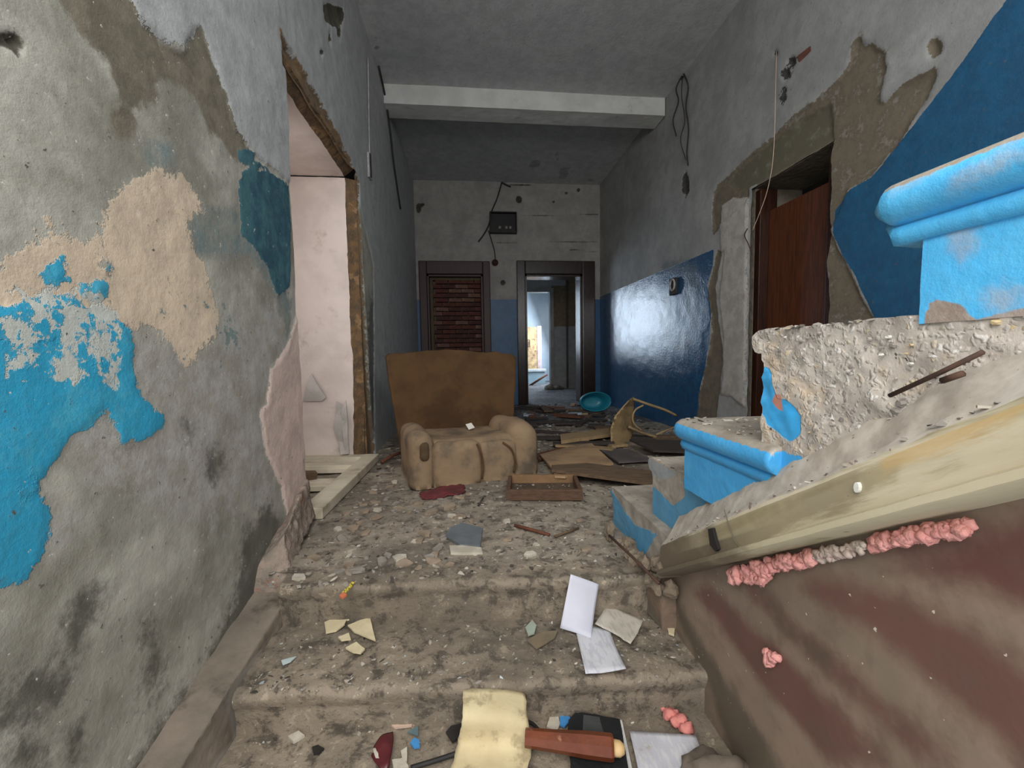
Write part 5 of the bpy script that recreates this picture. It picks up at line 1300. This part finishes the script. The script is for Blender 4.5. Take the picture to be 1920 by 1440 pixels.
o = lumps('pink_plaster', [(onZ(1230+k*4.2+random.uniform(-3, 3), 1322+k*3.1+random.uniform(-5, 5), Z2+.010+.004*(k % 2)), random.uniform(.008, .014)*(1+.03*k)) for k in range(14)], M_pink, None, 14); tag(o, 'pink plaster piece at the right end of the lower step', 'plaster')
o = lumps('pink_lump', [(onX(1447+random.uniform(-9, 9), 1232+random.uniform(-10, 10), WX-.008), random.uniform(.007, .012)) for k in range(9)], M_foam, None, 16); tag(o, 'round pink foam lump stuck on the maroon wall', 'foam')
M_mar = simple('maroon_plastic', (92, 34, 38), (72, 26, 30), 10, .4, .2)
o = grid_sheet('plastic_strip', [[onZ(700, 1400, Z2+.012), onZ(716, 1378, Z2+.02), onZ(737, 1372, Z2+.014)], [onZ(704, 1408, Z2+.014), onZ(722, 1388, Z2+.024), onZ(738, 1385, Z2+.016)], [onZ(696, 1418, Z2+.01), onZ(728, 1404, Z2+.02), onZ(736, 1402, Z2+.016)], [onZ(716, 1446, Z2+.01), onZ(724, 1442, Z2+.014), onZ(730, 1440, Z2+.012)]], M_mar, 8, 9, .002, .004); tag(o, 'maroon torn plastic strip on the lower step', 'plastic')
M_bchip = simple('blue_paint_chip', (70, 140, 196), (60, 128, 184), 10, .6, .2)
chip('paint_chip', [(769, 1392), (776, 1383), (786, 1386), (787, 1400), (776, 1402)], Z2+.012, .005, M_bchip, 'bright blue paint chip right of the maroon strip', 'paint chip')
chip('paint_chip', [(1050, 1336), (1066, 1334), (1070, 1350), (1058, 1362), (1049, 1358)], Z2+.012, .005, M_bchip, 'blue paint chip left of the black book', 'paint chip')
chip('plaster_chip', [(1025, 1362), (1032, 1340), (1046, 1338), (1050, 1356), (1044, 1372)], Z2+.011, .006, M_frag[0], 'pale plaster chip beside the blue chip and black book', 'plaster chip')
chip('plaster_chip', [(730, 1356), (750, 1346), (776, 1348), (772, 1360), (740, 1364)], Z2+.012, .006, simple('pinkish_chip', (200, 172, 154), (186, 160, 142), 10, .85, .3), 'pinkish curved plaster chip above the maroon strip', 'plaster chip')
chip('paint_chip', [(764, 1372), (784, 1360), (784, 1378)], Z2+.012, .004, simple('teal_grey_chip', (96, 118, 120), (84, 104, 106), 10, .7, .2), 'teal grey triangular chip next to the pinkish chip', 'paint chip')
for px, lab in (([(700, 1404), (718, 1398), (720, 1424), (704, 1420)], 'white plaster crumb under the maroon strip'), ([(752, 1408), (763, 1400), (763, 1426), (756, 1430)], 'narrow white plaster crumb right of the maroon strip'), ([(735, 1424), (756, 1420), (766, 1436), (738, 1440)], 'broad white plaster crumb at the bottom edge of the lower step'), ([(540, 1380), (560, 1370), (572, 1378), (550, 1390)], 'lone grey-white crumb on the left of the lower step')):
    chip('plaster_chip', px, Z2+.014, .012, M_frag[0], lab, 'plaster chip', None, .003, int(px[0][0]))
chip('dark_piece', [(836, 1372), (846, 1360), (866, 1356), (864, 1380), (848, 1390)], Z2+.012, .006, M_strap, 'black piece in place of a dark hole at the left edge of the cream wallpaper', 'scrap')  # flat black piece stands in for the darkness of a hole
chip('dark_piece', [(585, 1400), (596, 1396), (608, 1402), (598, 1412), (588, 1412)], Z2+.010, .006, M_strap, 'small black scrap on the left of the lower step', 'scrap')
o = lumps('yellow_beads', [(onZ(645+k*1.7+random.uniform(-2, 2), 1112-k*2.2+random.uniform(-2, 2), .006), random.uniform(.004, .006)) for k in range(10)], simple('yellow_plastic', (206, 190, 70), (180, 160, 60), 30, .5, .3), None, 18, 1); tag(o, 'short string of yellow plastic beads on the top step', 'beads')
chip('orange_tip', [(636, 1116), (644, 1110), (650, 1114), (642, 1120)], .010, .006, simple('orange_plastic', (214, 120, 84), None, 10, .5, .1), 'small orange bit beside the yellow beads', 'plastic')
o = lumps('stone', [((onZ(1340, 1452, Z2+.02)), (.07, .05, .035))], simple('smooth_brown_stone', (120, 108, 94), (104, 94, 82), 10, .8, .3), None, 22, 3); tag(o, 'smooth round brown stone at the bottom right of the lower step', 'stone')
# reinforcement bar lying on the broken stair ledge
rb = tube('steel_bar', [onX(1668, 742, .600), onX(1760, 700, .600), onX(1843, 660, .602)], .0032, M_rust, None, 6); tag(rb, 'rusty steel bar on the ledge of the broken step', 'steel bar')
rb = tube('steel_bar', [onX(1766, 714, .597), onX(1806, 700, .597)], .0042, M_rust, None, 6); tag(rb, 'short rusty stub below the long steel bar', 'steel bar')

# ---- fittings on the walls
M_cab = simple('dark_cable', (52, 50, 48), (40, 38, 36), 20, .8, .1); M_lcab = simple('whitewashed_cable', (176, 176, 174), (150, 150, 148), 20, .8, .1)
def cable(px, plane, off, rad, mat, label, cat='cable'):
    f_ = {'L': lambda x, y: onX(x, y, XL+off), 'R': lambda x, y: onX(x, y, XR-off), 'E': lambda x, y: onY(x, y, YD-off)}[plane]
    P_ = [f_(x, y) for x, y in px]
    if plane == 'R': P_[0] = onX(px[0][0], px[0][1], XR+.004)
    return tag(tube('cable', spline(P_), rad, mat, None, 6), label, cat)
cable([(690, 108), (691, 180), (692, 240), (693, 292)], 'L', .018, .006, M_lcab, 'whitewashed vertical conduit above the left doorway')
cable([(710, 124), (722, 180), (731, 240), (739, 310), (751, 392)], 'L', .022, .009, M_cab, 'dark cable running down the far left wall')
sw = local_root('wall_switch', tuple(onX(693, 312, XL+.012)), 0, 'narrow black and white switch strip at the end of the left conduit', 'switch')
bbox('plate', (-.01, -.05, -.10), (.01, .03, .09), M_lcab, sw, .004); bbox('slot', (-.004, -.035, -.09), (.016, .0, .09), M_cab, sw, .003)
cable([(1284, 132), (1268, 165), (1272, 190), (1262, 225), (1268, 255)], 'R', .03, .006, M_cab, 'tangled dark wire hanging left of the wire bundle on the right wall')
cable([(1276, 128), (1290, 160), (1286, 200), (1291, 240), (1288, 285), (1290, 310)], 'R', .025, .007, M_cab, 'long dark wire of the bundle hanging on the right wall')
cable([(1280, 140), (1278, 180), (1284, 225), (1276, 262), (1286, 300)], 'R', .035, .004, M_cab, 'thin dark wire between the two others on the right wall')
cable([(1456, 95), (1454, 180), (1452, 255), (1448, 310), (1438, 360), (1424, 400), (1411, 432)], 'R', .06, .0022, simple('pale_wire', (206, 180, 158), (190, 166, 146), 20, .6, .1), 'thin pale wire dangling in front of the right doorway', 'wire')
cable([(1404, 425), (1396, 440), (1402, 455), (1408, 470)], 'R', .03, .004, M_rust, 'short rusty wire bent out of the right door jamb', 'wire')
cable([(941, 342), (932, 372), (922, 396), (917, 420), (908, 438), (897, 453)], 'E', .04, .011, M_cab, 'thick dark cable hanging past the meter box')
cable([(916, 432), (922, 452), (927, 470), (929, 488)], 'E', .03, .008, M_cab, 'dark cable looping from the meter box to the round socket')
cable([(941, 342), (950, 347), (958, 350)], 'E', .03, .012, M_cab, 'short cable stub at the ceiling above the meter box')
eb = local_root('meter_box', (onY(943, 420, YD)[0], YD, onY(943, 420, YD)[2]), 0, 'open black electric meter box on the end wall', 'electric box')
M_box = simple('black_box_metal', (30, 29, 28), (22, 21, 20), 10, .6, .2)
wx, wz = .205, .155
bbox('back_plate', (-wx, -.03, -wz), (wx, -.005, wz), M_box, eb, .003)
for lo, hi in (((-wx, -.10, wz-.015), (wx, -.03, wz)), ((-wx, -.10, -wz), (wx, -.03, -wz+.015)), ((-wx, -.10, -wz+.015), (-wx+.015, -.03, wz-.015)), ((wx-.015, -.10, -wz+.015), (wx, -.03, wz-.015))): bbox('box_side', lo, hi, M_box, eb, .002)
for x in (-.07, .03, .09): bbox('terminal', (x, -.06, -.09), (x+.035, -.03, -.05), M_frag[1], eb, .002)
sk = local_root('round_socket', tuple(onY(928, 493, YD)), 0, 'small round reddish brown socket between the two end doors', 'socket')
tube('base', [(0, 0, 0), (0, -.03, 0)], .05, simple('brown_bakelite', (84, 44, 34), (66, 34, 28), 10, .5, .1), sk, 14); tube('core', [(0, -.03, 0), (0, -.045, 0)], .022, M_cab, sk, 10)
ws = local_root('wall_socket', tuple(onX(1265, 537, XR)), 0, 'broken dark wall socket with a pale ring on the blue right wall', 'socket')
bbox('housing', (-.03, -.07, -.085), (.0, .06, .08), M_cab, ws, .008); tube('ring', [(-.035, -.02+.045*math.cos(2*math.pi*k/20), .01+.055*math.sin(2*math.pi*k/20)) for k in range(21)], .010, M_lcab, ws, 6)

# ---- things in the bright room at the end
YF = 11.6
pd = local_root('chipped_door', (0, 0, 0), 0, 'chipped yellowish old door with a handle leaning in the bright room', 'door leaf')
M_old = simple('chipped_old_paint', (176, 150, 104), (140, 108, 80), 9, .8, .4, 30, dirt=(104, 70, 52), dscale=8, dlo=.55, dhi=.62)
def quadbox(name, x0, y0, x1, y1, Y, th, mat, parent):
    a = onY(x0, y1, Y); b = onY(x1, y0, Y)
    return bbox(name, (a[0], Y, a[2]), (b[0], Y+th, b[2]), mat, parent, .004)
quadbox('leaf', 974, 613, 1008, 698, YF, .05, M_old, pd); quadbox('edge_strip', 1008, 611, 1015, 698, YF-.01, .06, simple('faded_lilac_strip', (170, 150, 150), (150, 126, 120), 9, .8, .3), pd)
h0, h1 = onY(989, 637, YF-.03), onY(993, 650, YF-.03)
tube('handle', [(h0[0], YF, h0[2]), (h1[0], YF-.05, h0[2]), (h1[0], YF-.05, h1[2]), (h0[0], YF, h1[2])], .012, M_cab, pd, 6)
quadbox('white_panel', 982, 692, 1024, 697, 11.2, .3, M_wfr, None)
for o in [bpy.data.objects['white_panel']]: tag(o, 'white board edge lying across the rubble in the bright room', 'board')
o = quadbox('blue_white_tub', 980, 697, 1022, 722, 11.25, .35, simple('pale_blue_enamel', (170, 190, 198), (156, 178, 188), 6, .4, .1), None); tag(o, 'pale blue enamel tub side in the bright room', 'tub')
o = tube('fallen_rail', [onY(992, 724, 10.6), onY(1026, 702, 10.6)], .03, M_bd[3], None, 6); tag(o, 'brown rail leaning across the pale tub', 'rail')
o = quadbox('white_sill_board', 984, 727, 1022, 736, 9.8, .3, M_wfr, None); tag(o, 'white board on the floor just beyond the inner doorway', 'board')
o = lumps('rubble_heap', [((onY(1032, 738, 9.1)[0]+.05*k, 9.15+.04*(k % 3), .03), (.10, .08, .09-.01*k)) for k in range(6)], M_plaster_rough, None, 25, 2); tag(o, 'grey rubble heap beside the inner doorway', 'rubble')
r_ = random.Random(91); pts = []
for k in range(260):
    u = r_.uniform(-.24, .22); v = r_.uniform(.06, .46); a = math.radians(15)
    pts.append((.04+u*math.cos(a)-v*math.sin(a), 2.47+u*math.sin(a)+v*math.cos(a), .272-.035*math.cos(u/.3*1.4)*math.cos((v-.26)/.26*1.4)))
stuff_chips('seat_dust', pts, .003, .014, PAL, 'plaster crumbs lying on the armchair seat', 'rubble', 12)
pts = []
for k in range(70):
    u = r_.uniform(.04, .36); v = r_.uniform(.04, .25); a = math.radians(-8)
    pts.append((.175+u*math.cos(a)-v*math.sin(a), 2.112+u*math.sin(a)+v*math.cos(a), .018))
stuff_chips('drawer_dirt', pts, .004, .016, PAL, 'crumbs of dirt and plaster inside the small drawer', 'rubble', 14)
